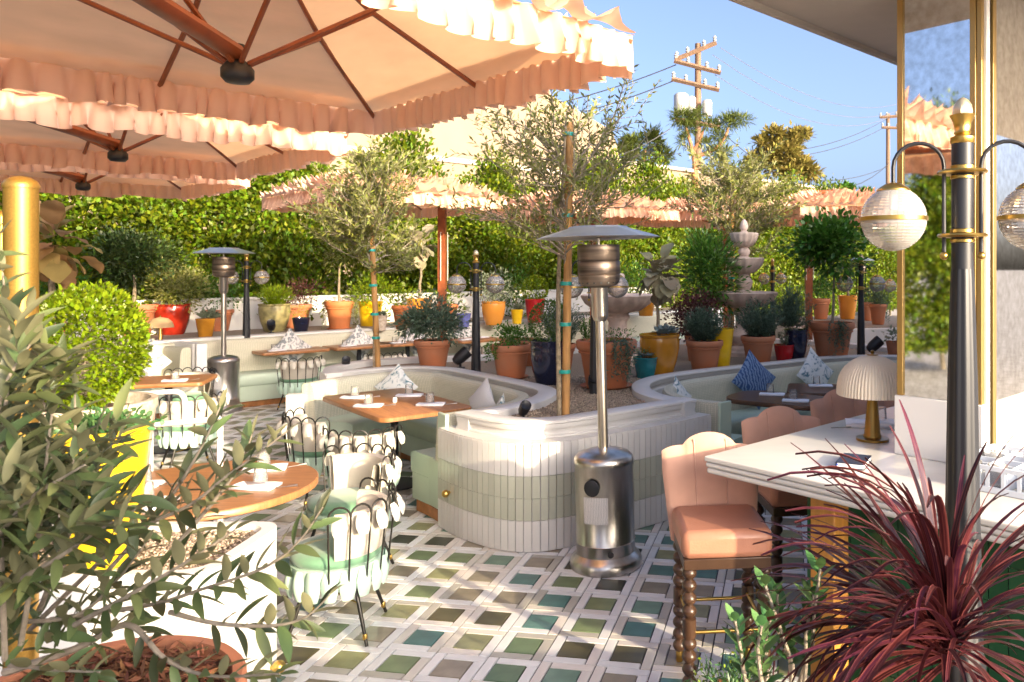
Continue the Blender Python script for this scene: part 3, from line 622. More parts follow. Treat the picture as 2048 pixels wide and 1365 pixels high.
# boxes of extra greenery filling the bed between the pots
for i, (t_, o_, mm_, lb) in enumerate(((-1.5, 1.2, 'l_citrus', 'bushy green shrub at the shaded start of the far gravel bed'), (6.2, 1.25, 'l_citrus', 'bushy green shrub behind the apricot pot'), (9.4, 1.0, 'l_citrus', 'bushy green shrub deep behind the two fountains'), (10.8, 1.1, 'l_box', 'bushy yellow-green shrub near the end of the far gravel bed'))):
    p = along(t_, o_, FZ); t = thing('shrub', lb, 'shrub', p); trunk(t, (0, 0, 0), (0, 0, .5), .03); crown(t, 'clump', M[mm_], (0, 0, .6), (.55, .55, .55), 1100, .07, .035)

# ------------------------------------------------------------------ fountains
def fountain(label, p, full=True):
    t = thing('tiered_fountain', label, 'fountain', p)
    def bowl(r, z, h): return [(.001, z), (r*.28, z+.01, 0), (r*.62, z+h*.18, .10), (r*.9, z+h*.55, .10), (r, z+h*.88, .07), (r*1.02, z+h, .04), (r*.97, z+h+.012, .0), (r*.86, z+h*.95, 0), (.001, z+h*.9)]
    MB().lathe([(.34, 0), (.34, .05), (.26, .07), (.25, .10), (.17, .13), (.22, .2), (.23, .26), (.16, .33), (.12, .38), (.11, .50), (.15, .56), (.13, .60), (.17, .63), (.001, .64)], 32, lobes=12, amp=.05).build('pedestal', M['stone'], t)
    MB().lathe(bowl(.44, .60, .22), 64, lobes=16).build('lower_bowl', M['stone'], t)
    MB().lathe([(.12, .80), (.12, .84), (.08, .86), (.11, .92), (.12, .97), (.08, 1.02), (.09, 1.05), (.07, 1.08), (.001, 1.09)], 32, lobes=10, amp=.05).build('middle_stem', M['stone'], t)
    if not full: return t
    MB().lathe(bowl(.265, 1.06, .21), 64, lobes=14).build('middle_bowl', M['stone'], t)
    MB().lathe([(.09, 1.24), (.09, 1.28), (.055, 1.30), (.08, 1.34), (.08, 1.38), (.05, 1.42), (.001, 1.43)], 32, lobes=10, amp=.05).build('upper_stem', M['stone'], t)
    MB().lathe(bowl(.19, 1.41, .19), 64, lobes=14).build('top_bowl', M['stone'], t)
    MB().lathe([(.05, 1.58), (.05, 1.63), (.035, 1.64), (.055, 1.68), (.055, 1.72), (.035, 1.77), (.001, 1.80)], 24, lobes=8, amp=.06).build('finial', M['stone'], t)
    return t
fountain('broad pink stone fountain basin on a pedestal behind the patio heater', (-.47, 9.3, GZ), False)
fountain('three-tier pink stone fountain standing clear among the bushes', (1.154, 10.3, GZ))

# ------------------------------------------------------------------ globe lamp posts
def lamp_post(label):
    t = thing('globe_lamp_post', label, 'lamp post', group='black globe lamp posts')
    # origin at globe height 0; local x is the arm axis
    MB().lathe([(.0335, -.16), (.0335, .245)], 24).build('upper_shaft', M['black'], t)
    pr = [(.070, -1.45), (.070, -1.38), (.062, -1.36), (.052, -.9), (.045, -.5), (.036, -.19), (.034, -.16)]
    MB().lathe(pr, 48, lobes=10, amp=.10).build('fluted_shaft', M['black'], t)
    for z in (.145, -.055):
        c = MB().lathe([(.0345, -.022), (.037, -.02), (.037, -.012), (.0345, -.01)], 24, (0, 0, z)).lathe([(.0345, .008), (.037, .01), (.037, .02), (.0345, .022)], 24, (0, 0, z)).build('collar', M['gold'], t)
        MB().lathe([(.034, -.005), (.073, -.005), (.077, 0), (.073, .006), (.034, .006)], 28, (0, 0, z)).build('ring_plate', M['gold'], c)
    MB().lathe([(.0345, .235), (.0375, .238), (.0375, .255), (.03, .258), (.022, .262), (.027, .27), (.024, .275), (.028, .30), (.036, .318), (.04, .325), (.03, .327)], 20, lobes=5, amp=.06).build('finial_cup', M['gold'], t)
    MB().lathe([(.028, .322), (.031, .335), (.028, .355), (.018, .372), (.006, .380), (.001, .381)], 16, lobes=8, amp=.08).build('finial', mat('pale_gold', (.6, .5, .33), .4, .8), t)
    for s in (-1, 1):
        path = [(s*.056, 0, -.11), (s*.056, 0, .12)]+[(s*(.056+.0775-.0775*math.cos(a)), 0, .165+.075*math.sin(a)) for a in np.linspace(0, math.pi, 12)]+[(s*.211, 0, .10)]
        a = MB().tube(path, .0065, 8).build('arm', M['black'], t)
        MB().sphere((s*.056, 0, -.118), .0135, 12, 8).build('arm_ball', M['gold'], a)
        g = []
        for k in range(1, 60):
            b = math.pi*k/60; rr = .1025*(1+.006*(1 if k % 2 else -1)); g.append((rr*math.sin(b), -rr*math.cos(b)))
        gl = MB().lathe(g, 32, (s*.211, 0, 0)).build('globe', M['globe'], t, smooth=False)
        MB().lathe([(.1035, -.007), (.1062, -.006), (.1062, .006), (.1035, .007)], 36, (s*.211, 0, 0)).build('globe_band', M['gold'], gl)
        MB().lathe([(.052, .0895), (.052, .0925), (.045, .100), (.025, .112), (.008, .116), (.001, .117)], 24, (s*.211, 0, 0)).build('globe_cap', M['gold'], gl)
        MB().tube([(s*.211, 0, .09), (s*.211, 0, .03)], .013, 8).build('bulb_holder', M['insul'], gl)
    return t
def put_lamp(root, p, rz, label, first=False):
    if first: root.location = p; root.rotation_euler = (0, 0, rz); root['label'] = label; return root
    return dup(root, p, rz, label)
lp = lamp_post('near black lamp post with brass pineapple finial in front of the bar counter')
put_lamp(lp, (.964, 2.45, 2.106), -.16, lp['label'], True)
put_lamp(lp, D(952, 569, 8.6), .05, 'black globe lamp post beside the terracotta shrub pot and speaker')
put_lamp(lp, D(1190, 574, 7.05), .3, 'black globe lamp post hidden behind the patio heater pole')
put_lamp(lp, D(493, 555, 11.3), .1, 'globe lamp post by the mottled olive pot at the far wall')
put_lamp(lp, D(1722, 568, 9.95), .05, 'globe lamp post behind the right-hand booth')
put_lamp(lp, D(1803, 572, 13.0), .2, 'far globe lamp post beside the glass column')
put_lamp(lp, D(1545, 558, 14.5), .6, 'far globe lamp post to the right of the fountain')

# ------------------------------------------------------------------ patio heaters
def heater(label):
    t = thing('patio_heater', label, 'patio heater', group='steel patio heaters')
    MB().lathe([(.235, 0), (.238, .02), (.236, .045), (.225, .065), (.205, .085), (.196, .095), (.001, .096)], 40).build('base', M['steel'], t)
    tk = MB().lathe([(.193, .09), (.193, .165), (.197, .17), (.193, .175), (.193, .66), (.197, .665), (.197, .69), (.190, .715), (.17, .735), (.10, .757), (.04, .765), (.001, .765)], 48).build('tank_housing', M['steel'], t)
    MB().lathe([(1e-4, 0), (.052, 0), (.054, .004), (.048, .008), (1e-4, .006)], 20, (-.065, -.186, .55), ax=Vector((-.35, -1, 0))).build('valve_opening', M['black'], tk)
    MB().lathe([(1e-4, 0), (.02, 0), (.02, .004), (1e-4, .004)], 14, (.045, -.190, .125), ax=Vector((.25, -1, 0))).build('vent_hole', M['black'], tk)
    def stk(a, b): an = math.radians(-128+48*a); return (.1965*math.cos(an), .1965*math.sin(an), .32+.17*b)
    MB().grid(stk, 10, 1).build('instruction_sticker', patternm('faded_print', (.62, .60, .57), (.45, .44, .43), 'zig', 30, .6, .62, 3), tk)
    MB().tube([(0, 0, .76), (0, 0, 1.72)], .033, 20).build('pole', M['steel'], t)
    MB().lathe([(.040, 1.60), (.048, 1.62), (.055, 1.64), (.055, 1.82), (.06, 1.83), (.001, 1.835)], 24).build('control_sleeve', M['steel'], t)
    b = MB().lathe([(.06, 1.82), (.12, 1.835), (.135, 1.86), (.14, 1.90), (.135, 1.905), (.14, 1.91), (.14, 1.99), (.135, 1.995), (.14, 2.0), (.14, 2.10), (.001, 2.10)], 36).build('burner', M['burner'], t)
    for k in range(18):
        a = k/18*6.283; MB().box((.13*math.cos(a), .13*math.sin(a), 1.852), (.012, .012, .008), a).build('burner_vent', M['black'], b)
    MB().lathe([(.405, 2.145), (.41, 2.147), (.36, 2.165), (.20, 2.212), (.19, 2.222), (.001, 2.225), (.001, 2.215), (.19, 2.206), (.36, 2.155)], 8).build('reflector_hood', M['hood'], t, smooth=False)
    MB().tube([(0, 0, 2.1), (0, 0, 2.21)], .01).build('hood_rod', M['steel'], t)
    return t
h1 = heater('steel patio heater standing on the tiled floor in front of the tiled planter'); h1.location = (-.335, 5.115, 0); h1.rotation_euler = (0, math.radians(-1.4), 0)
h2 = dup(h1, (-5.91, 10.59, 0), .2, 'steel patio heater beside the far mint banquette'); h2.rotation_euler = (0, 0, .2)
h3 = dup(h1, (5.5, 21.0, 0), .2, 'distant steel patio heater behind the right-hand globe lamps'); h3.rotation_euler = (0, 0, .2)

# ------------------------------------------------------------------ olive standards on stakes
def olive_standard(label, base, htop, cz, cr, ch, nprim, nleaf, ties, lean=(0, 0), tr=(-.045, 0), leafL=.055, keep=1.0):
    t = thing('staked_olive_tree', label, 'tree', base)
    top = Vector((lean[0], lean[1], htop))
    st = MB().tube([(0, 0, -.05), top*.5, top], .031, 10).build('stake', M['stake'], t, smooth=True)
    for z in ties:
        k = z/htop; MB().lathe([(.045, -.014), (.047, 0), (.045, .014)], 12, (top.x*k-.012, top.y*k, z)).build('tie', M['tape'], st)
    trp = [Vector((tr[0], tr[1], -.03)), Vector((tr[0]-.01, tr[1], htop*.4)), Vector((tr[0]+lean[0]*.7, tr[1], htop*.75)), Vector((tr[0]*.5+lean[0], tr[1], htop*1.02)), Vector((lean[0]*1.2, 0, cz+ch*.6))]
    MB().tube(smoothpath(trp, 4), [.022-.0011*i for i in range(17)], 8).build('trunk', M['bark'], t)
    P = []; Dd = []; br = MB()
    for i in range(nprim):
        z0 = cz-ch*.85+R.random()*ch*1.3; a = R.uniform(0, 6.28); e = R.uniform(.15, .95); ln = cr*R.uniform(.65, 1.15)*(1 if z0 < cz+ch*.3 else .7)
        p0 = Vector((tr[0]*.5+lean[0]*z0/htop, 0, z0)); d = Vector((math.cos(a)*math.cos(e), math.sin(a)*math.cos(e), math.sin(e)))
        p1 = p0+d*ln; path = limb(p0, p1, 4, .06); br.tube(path, [.008, .007, .005, .004, .002], 5)
        for j in range(7):
            q = path[1+j % 4]; d2 = (d+Vector((R.gauss(0, .6), R.gauss(0, .6), R.gauss(.35, .4)))).normalized(); l2 = ln*R.uniform(.3, .55)
            q1 = q+d2*l2; br.tube([q, q.lerp(q1, .5)+Vector((0, 0, .01)), q1], [.003, .0025, .0015], 4)
            m_ = max(6, int(nleaf/nprim/7)); 
            for s_ in range(m_):
                f = (s_//2+.5)/(m_/2); pp = q.lerp(q1, f); sd_ = d2.orthogonal().normalized(); sd_.rotate(Matrix.Rotation(R.uniform(0, 6.28), 3, d2)); 
                P.append(pp); Dd.append(d2*.8+sd_*.8)
    br.build('branches', M['bark2'], t)
    o = leaves('foliage', np.array(P), np.array([tuple(x) for x in Dd]), leafL, leafL*.30, M['l_olive'], t); o['kind'] = 'stuff'
    return t
b1 = Wz(757, 737, GZ); olive_standard('staked olive tree with a full sunlit crown, rising from the left lobe of the planter', b1, 2.28, 1.75, .66, .88, 60, 8200, (.35, .62, .95, 1.35, 1.7), lean=(-.12, 0), leafL=.075)
b2 = Wz(1131, 838, GZ); olive_standard('staked young olive tree with an airy crown right behind the patio heater', b2, 2.26, 1.85, .74, .82, 46, 4800, (.36, .72, 1.03, 1.55, 2.17), lean=(.03, .02), leafL=.062)
b3 = Vector(((1465-CX)*11.3/F, 11.3, GZ)); olive_standard('staked olive tree with a pale crown behind the tall fountain', b3, 2.2, 1.95, .85, .95, 56, 7600, (.5, 1.0, 1.5), leafL=.085)

# ------------------------------------------------------------------ speakers in the gravel
def speaker(label, p, rz, sc):
    t = thing('garden_speaker', label, 'speaker', p, rz); t.scale = (sc,)*3
    ax = Vector((0, -.75, .66)); MB().lathe([(.02, -.08), (.04, -.07), (.055, -.02), (.058, .06), (.055, .085), (.048, .078), (.001, .07)], 20, (0, 0, .105), ax=ax).build('housing', M['black'], t)
    MB().tube([(0, 0, -.02), (0, .01, .07)], .012, 8).build('stalk', M['black'], t)
    MB().lathe([(.04, 0), (.035, .012), (.001, .014)], 14).build('foot', M['black'], t)
speaker('small black landscape speaker at the front corner of the gravel bed', Wz(1048, 840, GZ), .5, .75)
speaker('black landscape speaker beside the shrub pot and lamp post', Wz(922, 737, GZ), 1.9, 1.25)
speaker('black landscape speaker near the left olive stake', Wz(692, 740, GZ), .4, .8)
speaker('black landscape speaker below the hidden lamp post', Wz(1188, 788, GZ), .2, 1.0)
speaker('black landscape speaker behind the right-hand booth near the lamp post', Wz(1748, 712, GZ), 1.6, 1.3)
speaker('black landscape speaker at the foot of the far globe lamp', along(1.2, .7, FZ), .4, 1.1)

# ------------------------------------------------------------------ ruffled umbrellas
def ruffle(mb, p0, p1, drop, outv, amp, pl, rows=4, seed=0, wild=0):
    p0 = Vector(p0); p1 = Vector(p1); drop = Vector(drop); outv = Vector(outv); rr = random.Random(seed); n = pl*7
    ph = [rr.uniform(-.5, .5) for _ in range(pl+2)]; am = [rr.uniform(.35, 1.5) for _ in range(pl+2)]; ln = [rr.uniform(.80, 1.10) for _ in range(pl+2)]
    cw = np.cumsum([0]+[rr.uniform(.55, 1.5) for _ in range(pl)]); cw /= cw[-1]
    def fn(a, b):
        x = float(np.interp(a, cw, range(pl+1))); i = int(min(x, pl-1)); f = x-i
        am_ = am[i]*(1-f)+am[i+1]*f; ph_ = ph[i]*(1-f)+ph[i+1]*f; l_ = ln[i]*(1-f)+ln[i+1]*f
        wv = math.sin(2*math.pi*x+ph_*1.6); wv = math.copysign(abs(wv)**.55, wv)
        en = min(1, a*9+.12, (1-a)*9+.12); o = en*amp*am_*wv*(.38+.62*b**.8)+en*amp*.6*b
        sh = (p1-p0).normalized()*(amp*.6*math.cos(2*math.pi*x+ph_)*b+amp*.9*(ph_)*b*b)
        return p0.lerp(p1, a)+drop*(b*l_*(en if wild else 1))+outv*o+sh*en+(Vector((0, 0, en*wild*math.sin(5.1*x+ph_*6)*b)) if wild else Vector())
    mb.grid(fn, n, rows)
def umbrella(label, c, rz, zr=3.0, a=1.25, mast=None, arm=True, layers=2, hub_drop=.15, peak=.40, seed=1):
    t = thing('ruffled_umbrella', label, 'umbrella', (c[0], c[1], 0), rz)
    cor = [Vector((x*a, y*a, zr)) for x, y in ((-1, -1), (1, -1), (1, 1), (-1, 1))]; ap = Vector((0, 0, zr+peak))
    mb = MB()
    for k in range(4):
        p, q = cor[k], cor[(k+1) % 4]
        mb.grid(lambda s, v: ap.lerp(p.lerp(q, s), v)-Vector((0, 0, .10*math.sin(math.pi*v)*(.6+.4*abs(2*s-1))))+Vector((0, 0, .012*math.sin(v*42)*v*(1-abs(2*s-1)))), 12, 16)
    mb.build('canopy', M['peach'], t, smooth='full')
    for k in range(4):
        p, q = cor[k], cor[(k+1) % 4]; o = (p+q)/2-Vector((0, 0, zr)); o.normalize()
        b = MB(); ruffle(b, p, q, (0, 0, -.18), o, .040, 25, 5, seed*10+k); b.build('valance', M['ruffle'], t, smooth='full')
        for j in range(layers):
            b = MB(); f = 1.0-.10*j; lift = Vector((0, 0, (1-f)*peak-.02+.03)); pp = Vector((p.x*f, p.y*f, zr))+lift; qq = Vector((q.x*f, q.y*f, zr))+lift
            ruffle(b, pp+o*.01, qq+o*.01, Vector((0, 0, .02 if j else -.05))+o*.10+Vector((0, 0, .05)), Vector((0, 0, 1))*.8+o*.3, .048, 13, 5, seed*100+k*7+j, .015); b.build('top_ruffle', M['ruffle'], t, smooth='full')
    hub = Vector((0, 0, zr-hub_drop))
    hb = MB().lathe([(.001, -.075), (.05, -.07), (.068, -.05), (.068, -.01), (.05, .015), (.03, .03), (.03, .10), (.001, .10)], 20, hub).build('hub', M['black'], t)
    for k in range(8):
        e = cor[k//2] if k % 2 == 0 else (cor[k//2]+cor[(k//2+1) % 4])/2
        MB().tube([ap-Vector((0, 0, .04)), ap.lerp(e, .5)-Vector((0, 0, .115)), e-Vector((0, 0, .03))], .014, 6).build('rib', M['mahog'], t)
        f = .5; mid = ap.lerp(e, f)-Vector((0, 0, .125)); MB().tube([hub+Vector((0, 0, .01))+(e-hub).normalized()*.05, mid], .0125, 6).build('strut', M['mahog'], t)
    if arm:
        d = Matrix.Rotation(-rz, 3, 'Z') @ Vector((0, -1, 0)); e = d*2.1
        MB().tube([hub+Vector((0, 0, .06)), hub+e+Vector((0, 0, .19))], .040, 8).build('arm', M['mahog'], t)
        MB().tube([e*1.0+Vector((0, 0, .0)), e+Vector((0, 0, zr+.2))], .055, 10).build('mast', M['mahog'], t)
    elif mast is not None:
        m_ = Matrix.Rotation(-rz, 3, 'Z') @ Vector((mast[0]-c[0], mast[1]-c[1], 0))
        MB().box((m_.x, m_.y, (zr+.35)/2), (.11, .11, zr+.35), -rz).build('mast', M['mahog'], t)
        MB().tube([m_+Vector((0, 0, zr+.3)), ap-Vector((0, 0, .05))], .035, 8).build('arm', M['mahog'], t)
        for s in (-1, 1): MB().tube([m_+Vector((.06*s, -.06, z)) for z in (2.5, 2.1, 1.75)], .008, 5).build('tie_strap', M['petal'], t)
    return t
PZ = math.pi/4
umbrella('big peach umbrella with pleated ruffles overhead, its hub and mahogany ribs in view', (-1.88, 3.48), PZ+.02, peak=.72, seed=1)
umbrella('peach ruffled umbrella just beyond the overhead one', (-4.2, 6.05), PZ+.02, peak=.72, seed=2)
umbrella('third peach ruffled umbrella in line, above the shaded hedge', (-6.15, 8.32), PZ+.02, peak=.72, seed=3)
umbrella('pale peach ruffled umbrella behind the full olive tree', (-3.93, 11.2), PZ, arm=False, mast=(-3.32, 12.0), layers=6, seed=4, zr=2.95)
umbrella('pale peach ruffled umbrella behind the airy olive tree', (-1.36, 13.7), PZ, arm=False, mast=(-1.2, 14.6), layers=6, seed=5, zr=2.95)
umbrella('peach ruffled umbrella half hidden by the pale olive crown', (1.1, 14.9), PZ, arm=False, mast=(1.4, 15.8), layers=6, seed=6, zr=2.95)
umbrella('peach ruffled umbrella beside the utility poles and globe lamp', (3.05, 12.6), PZ-.6, arm=False, mast=(2.44, 12.5), layers=6, seed=7, zr=2.85)

# ------------------------------------------------------------------ gold posts at the left
for (u, v, y, r, lab) in ((42, 358, 2.6, .048, 'thick gold post with a domed cap among the near plants'), (3, 426, 3.3, .024, 'slim gold post behind the thick one')):
    p = D(u, v, y); t = thing('gold_post', lab, 'post', (p.x, p.y, .0)); h = p.z
    MB().tube([(0, 0, .0), (0, 0, h-.03)], r, 28).build('shaft', M['goldp'], t)
    MB().lathe([(r*1.06, h-.032), (r*1.07, h-.02), (r*.9, h-.006), (r*.5, h+.006), (.001, h+.01)], 28).build('cap', M['goldp'], t)

# ------------------------------------------------------------------ scalloped wire chairs
def chair(label):
    t = thing('scalloped_chair', label, 'chair', group='scalloped wire chairs')
    MB().lathe([(.15, .395), (.215, .40), (.235, .42), (.235, .445), (.215, .465), (.15, .475), (.001, .478)], 28).build('seat', M['velvet'], t)
    MB().lathe([(.20, .30), (.232, .325), (.236, .40), (.20, .405)], 28).build('seat_ring', M['skirt'], t)
    def pet(w_, l_):
        def fn(a, b): s = math.sin(math.pi*(.08+.84*b)); return ((a-.5)*w_*(.55+.6*s), -.028*s*(1-(2*a-1)**2)-.006, -b*l_)
        return MB().grid(fn, 5, 6).mesh('petal', 'full')
    ps = pet(.074, .155); ps.materials.append(M['skirt']); pw = pet(.066, .10); pw.materials.append(M['petal'])
    for k in range(15):
        a = -math.pi/2+(k-7)*.36; put('skirt_petal', ps, t, (.235*math.cos(a), .235*math.sin(a), .40), (0, 0, a+math.pi/2))
    n = 9; ang = [-math.pi/2+(k-4)*.36 for k in range(n)]
    top = lambda a: .66
    rods = [(Vector((.255*math.cos(a), .255*math.sin(a), .29)), Vector((.30*math.cos(a), .30*math.sin(a), .685))) for a in ang]
    for p, q in rods: MB().tube([p, q], .0050, 6).build('rod', M['blackm'], t)
    for k in range(n-1):
        q0, q1 = rods[k][1], rods[k+1][1]; c = (q0+q1)/2; h = (q1-q0)/2
        MB().tube([c-h*math.cos(x)+Vector((0, 0, h.length*1.05*math.sin(x)))+c.normalized()*0 for x in np.linspace(0, math.pi, 9)], .0058, 6).build('arch', M['blackm'], t)
        a = (ang[k]+ang[k+1])/2; put('petal', pw, t, (.298*math.cos(a), .298*math.sin(a), .69), (-.30, 0, a+math.pi/2))
    MB().grid(lambda a, b: (lambda an, r_: (r_*math.cos(an), r_*math.sin(an), .45+.23*b))(-math.pi/2+(a-.5)*2.7, .232+.03*b+.012*math.sin(math.pi*b)), 16, 4).grid(lambda a, b: (lambda an, r_: (r_*math.cos(an), r_*math.sin(an), .45+.23*b))(-math.pi/2-(a-.5)*2.7, .195+.02*b-.012*math.sin(math.pi*b)), 16, 4).grid(lambda a, b: (lambda an, r_: (r_*math.cos(an), r_*math.sin(an), .68+.012*math.sin(math.pi*b)))(-math.pi/2-(a-.5)*2.7, .215+.047*b), 16, 3).build('back_cushion', M['cream'], t, smooth='full')
    for sx, sy in ((-1, -1), (1, -1), (-1, 1), (1, 1)):
        l = MB().tube([(sx*.12, sy*.12, .33), (sx*.145, sy*.145, .22), (sx*.155, sy*.155, .18), (sx*.205, sy*.205, .0)], [.011, .011, .011, .009], 8).build('leg', M['blackm'], t)
        MB().lathe([(.0095, .03), (.0125, .035), (.0125, .055), (.010, .06)], 10, (sx*.193, sy*.193, 0)).build('ferrule', M['gold'], l)
    MB().tube([(-.15, -.15, .2), (.15, .15, .2)], .005, 6).build('brace', M['gold'], t)
    return t
def face(p, q): return math.atan2(q[1]-p[1], q[0]-p[0])-math.pi/2
ch0 = chair('scalloped wire chair drawn up to the near round table, nearest the white planter')
RT = (-2.49, 4.29)
ch0.location = (-1.72, 4.18, 0); ch0.rotation_euler = (0, 0, face((-1.72, 4.18), RT)+.25)
BT = (-2.36, 6.98)
for (x, y, q, lab) in ((-2.02, 5.05, RT, 'scalloped wire chair on the far side of the near round table'),
                       (-2.28, 6.05, BT, 'scalloped wire chair with green skirt pulled up to the long booth table'),
                       (-2.83, 6.55, BT, 'second scalloped wire chair at the long booth table'),
                       (-4.55, 7.55, (-5.2, 8.3), 'scalloped wire chair beyond the white rail'),
                       (-5.55, 9.15, (-5.6, 8.2), 'scalloped wire chair in front of the side booth'),
                       (-4.92, 10.65, (-5.45, 11.2), 'scalloped wire chair at the far table nearest the heater'),
                       (-3.98, 11.25, (-4.6, 11.9), 'scalloped wire chair at the far table behind the left olive stake'),
                       (-2.75, 12.4, (-3.3, 12.95), 'scalloped wire chair at the farthest wooden table'),
                       (1.72, 6.9, (1.2, 7.3), 'scalloped wire chair tucked behind the pink bar stools')):
    dup(ch0, (x, y, 0), face((x, y), q), lab)

# ------------------------------------------------------------------ tables and place settings
def rrect(a, b, r, n=5):
    out = []
    for sx, sy, s in ((1, 1, 0), (-1, 1, 1), (-1, -1, 2), (1, -1, 3)):
        for k in range(n+1):
            g = (s+k/n)*math.pi/2; out.append((sx*(a/2-r)+r*math.cos(g), sy*(b/2-r)+r*math.sin(g)))
    return out
def table(label, c, a, b, rz, m, r=.05, round_=False, z=.75):
    t = thing('dining_table', label, 'table', (c[0], c[1], 0), rz)
    P = [(a*math.cos(k/40*6.2832), a*math.sin(k/40*6.2832)) for k in range(40)] if round_ else rrect(a, b, r)
    n = len(P); MB().add([(x*.985, y*.985, z-.042) for x, y in P]+[(x, y, z-.036) for x, y in P]+[(x, y, z-.006) for x, y in P]+[(x*.99, y*.99, z) for x, y in P],
        [tuple(range(n-1, -1, -1)), tuple(3*n+i for i in range(n))]+[(k*n+i, k*n+(i+1) % n, (k+1)*n+(i+1) % n, (k+1)*n+i) for k in range(3) for i in range(n)]).build('table_top', m, t)
    MB().tube([(0, 0, .03), (0, 0, z-.04)], .035, 12).build('pedestal', M['black'], t)
    MB().lathe([(.22, 0), (.22, .012), (.05, .03), (.001, .03)], 24).build('foot', M['black'], t)
    return t
me_nap = MB().grid(lambda a, b: ((a-.5)*.235, (b-.5)*.13, .012+.004*math.sin(6*a+3*b)), 6, 4).box((0, 0, .006), (.23, .126, .012)).mesh('napkin', 'full'); me_nap.materials.append(M['napkin'])
me_cup = MB().lathe([(.031, 0), (.038, .001), (.033, .085), (.031, .092), (.001, .093)], 20).lathe([(.034, .004), (.030, .08), (.001, .085)], 20).mesh('tumbler', True); me_cup.materials.append(M['glass'])
me_fork = MB().tube([(-.09, 0, .004), (.04, 0, .004), (.095, 0, .006)], [.003, .003, .009], 6).mesh('fork', True); me_fork.materials.append(M['steel'])
def setting(c, rz, z, spots, where, cup=True, fork=True):
    cs, sn = math.cos(rz), math.sin(rz)
    for (x, y, a) in spots:
        p = (c[0]+x*cs-y*sn, c[1]+x*sn+y*cs)
        tag(put('napkin', me_nap, None, (p[0], p[1], z+.0015), (0, 0, rz+a)), 'folded white napkin '+where, 'napkin', 'napkins '+where)
        if cup:
            q = (p[0]-.03*math.cos(rz+a)+.09*math.sin(rz+a)*-1, p[1]+.09)
            tag(put('tumbler', me_cup, None, (q[0], q[1], z+.0015), (0, 0, 0)), 'clear upturned glass tumbler '+where, 'glass', 'tumblers '+where)
        if fork: tag(put('fork', me_fork, None, (p[0]+.13*math.cos(rz+a), p[1]+.13*math.sin(rz+a), z+.0015), (0, 0, rz+a+.4)), 'steel fork beside a napkin '+where, 'cutlery', 'cutlery '+where)
table('round wooden table on the left with white napkins, behind the near olive branches', RT, .57, 0, 0, M['wood'], round_=True)
setting(RT, 0, .75, ((.30, -.05, -.1), (.16, .33, .3), (-.36, -.02, 0), (-.05, -.38, 1.5)), 'on the near round table')
brz = math.atan2(-.75, .66)
table('long wooden table inside the curved booth', BT, 1.45, .82, brz, M['wood'], .08)
setting(BT, brz, .75, ((-.42, -.20, .9), (.10, -.27, .9), (-.18, .22, .9), (.40, .16, .9)), 'on the long booth table')
salt = thing('salt_cellar', 'tiny white salt pot in the middle of the long booth table', 'salt pot', (BT[0]+.02, BT[1]-.05, .7515)); MB().lathe([(.018, 0), (.02, .03), (.015, .04), (.001, .042)], 12).build('pot', M['napkin'], salt)
for (u, v, a, b, r_, lab) in ((580, 699, .95, .62, PZ, 'wooden table in front of the far banquette nearest the heater'), (718, 690, .95, .62, PZ, 'wooden table behind the left olive stake'), (815, 684, .8, .62, PZ, 'wooden table partly behind the shrub pot'), (948, 678, .85, .62, PZ, 'wooden table behind the black lamp post')):
    p = Wz(u, v, .75); table(lab, (p.x, p.y), a, b, r_, M['wood']); setting((p.x, p.y), r_, .75, ((-.22, -.1, 0), (.2, .08, 0)), 'on the '+lab.split(' in front')[0].replace('wooden table', 'far wooden table'), fork=False)
table('wooden table beyond the white rail', (-5.25, 8.35), .8, .7, .3, M['wood']); setting((-5.25, 8.35), .3, .75, ((.1, -.15, 0),), 'on the table beyond the white rail')
p = Wz(1560, 796, .75); table('dark walnut table with a rounded end inside the right-hand booth', (p.x, p.y), .95, .62, -.55, M['dwood'], .2); setting((p.x, p.y), -.55, .75, ((-.12, .1, .3), (.2, -.12, .3)), 'on the dark rounded table')
p2 = Wz(1672, 778, .75); table('dark walnut table deeper inside the right-hand booth', (p2.x, p2.y), .95, .6, -.2, M['dwood']); setting((p2.x, p2.y), -.2, .75, ((-.15, .12, .1),), 'on the deeper dark table')

# cushions in the booths
def pillow(label, p, s, rz, m, tilt=.25, spin=PZ):
    t = thing('cushion', label, 'cushion', p, rz)
    def fn(sg):
        def f(a, b):
            x, y = 2*a-1, 2*b-1; th = (1-x*x)**.5*(1-y*y)**.5 if abs(x) < 1 and abs(y) < 1 else 0
            k = 1-.10*(x*x*(1-y*y)+y*y*(1-x*x)); xx, yy = x*k, y*k
            X = (xx*math.cos(spin)-yy*math.sin(spin))*s/2; Z = (xx*math.sin(spin)+yy*math.cos(spin))*s/2
            return (X, sg*th*s*.16+Z*tilt, Z+s*(.70 if spin else .48))
        return f
    MB().grid(fn(1), 12, 12).grid(lambda a, b: fn(-1)(1-a, b), 12, 12).build('cushion_cover', m, t, smooth='full')
leafp = patternm('leaf_print', (.66, .68, .66), (.10, .20, .24), 'noise', 9, .8, .56, 2.2)
leafp2 = patternm('grey_leaf_print', (.62, .61, .58), (.20, .22, .23), 'noise', 8, .8, .52, 2.5)
zig = patternm('blue_chevron', (.030, .075, .20), (.16, .25, .40), 'zig', 9, .8, .5, 6)
wov = patternm('white_blue_weave', (.70, .69, .67), (.45, .48, .52), 'zig', 22, .85, .6, 2)
pillow('white and blue woven cushion standing in the curved booth', (-1.62, 7.18, .47), .34, -.8, wov)
pillow('teal leaf-print cushion at the right end of the curved booth', (-1.36, 6.62, .47), .30, -1.5, leafp)
pillow('leaf-print cushion at the back of the curved booth', (-2.72, 8.10, .47), .34, -.1, leafp)
pillow('blue chevron cushion in the right-hand booth', (1.02, 8.15, .47), .44, .6, zig)
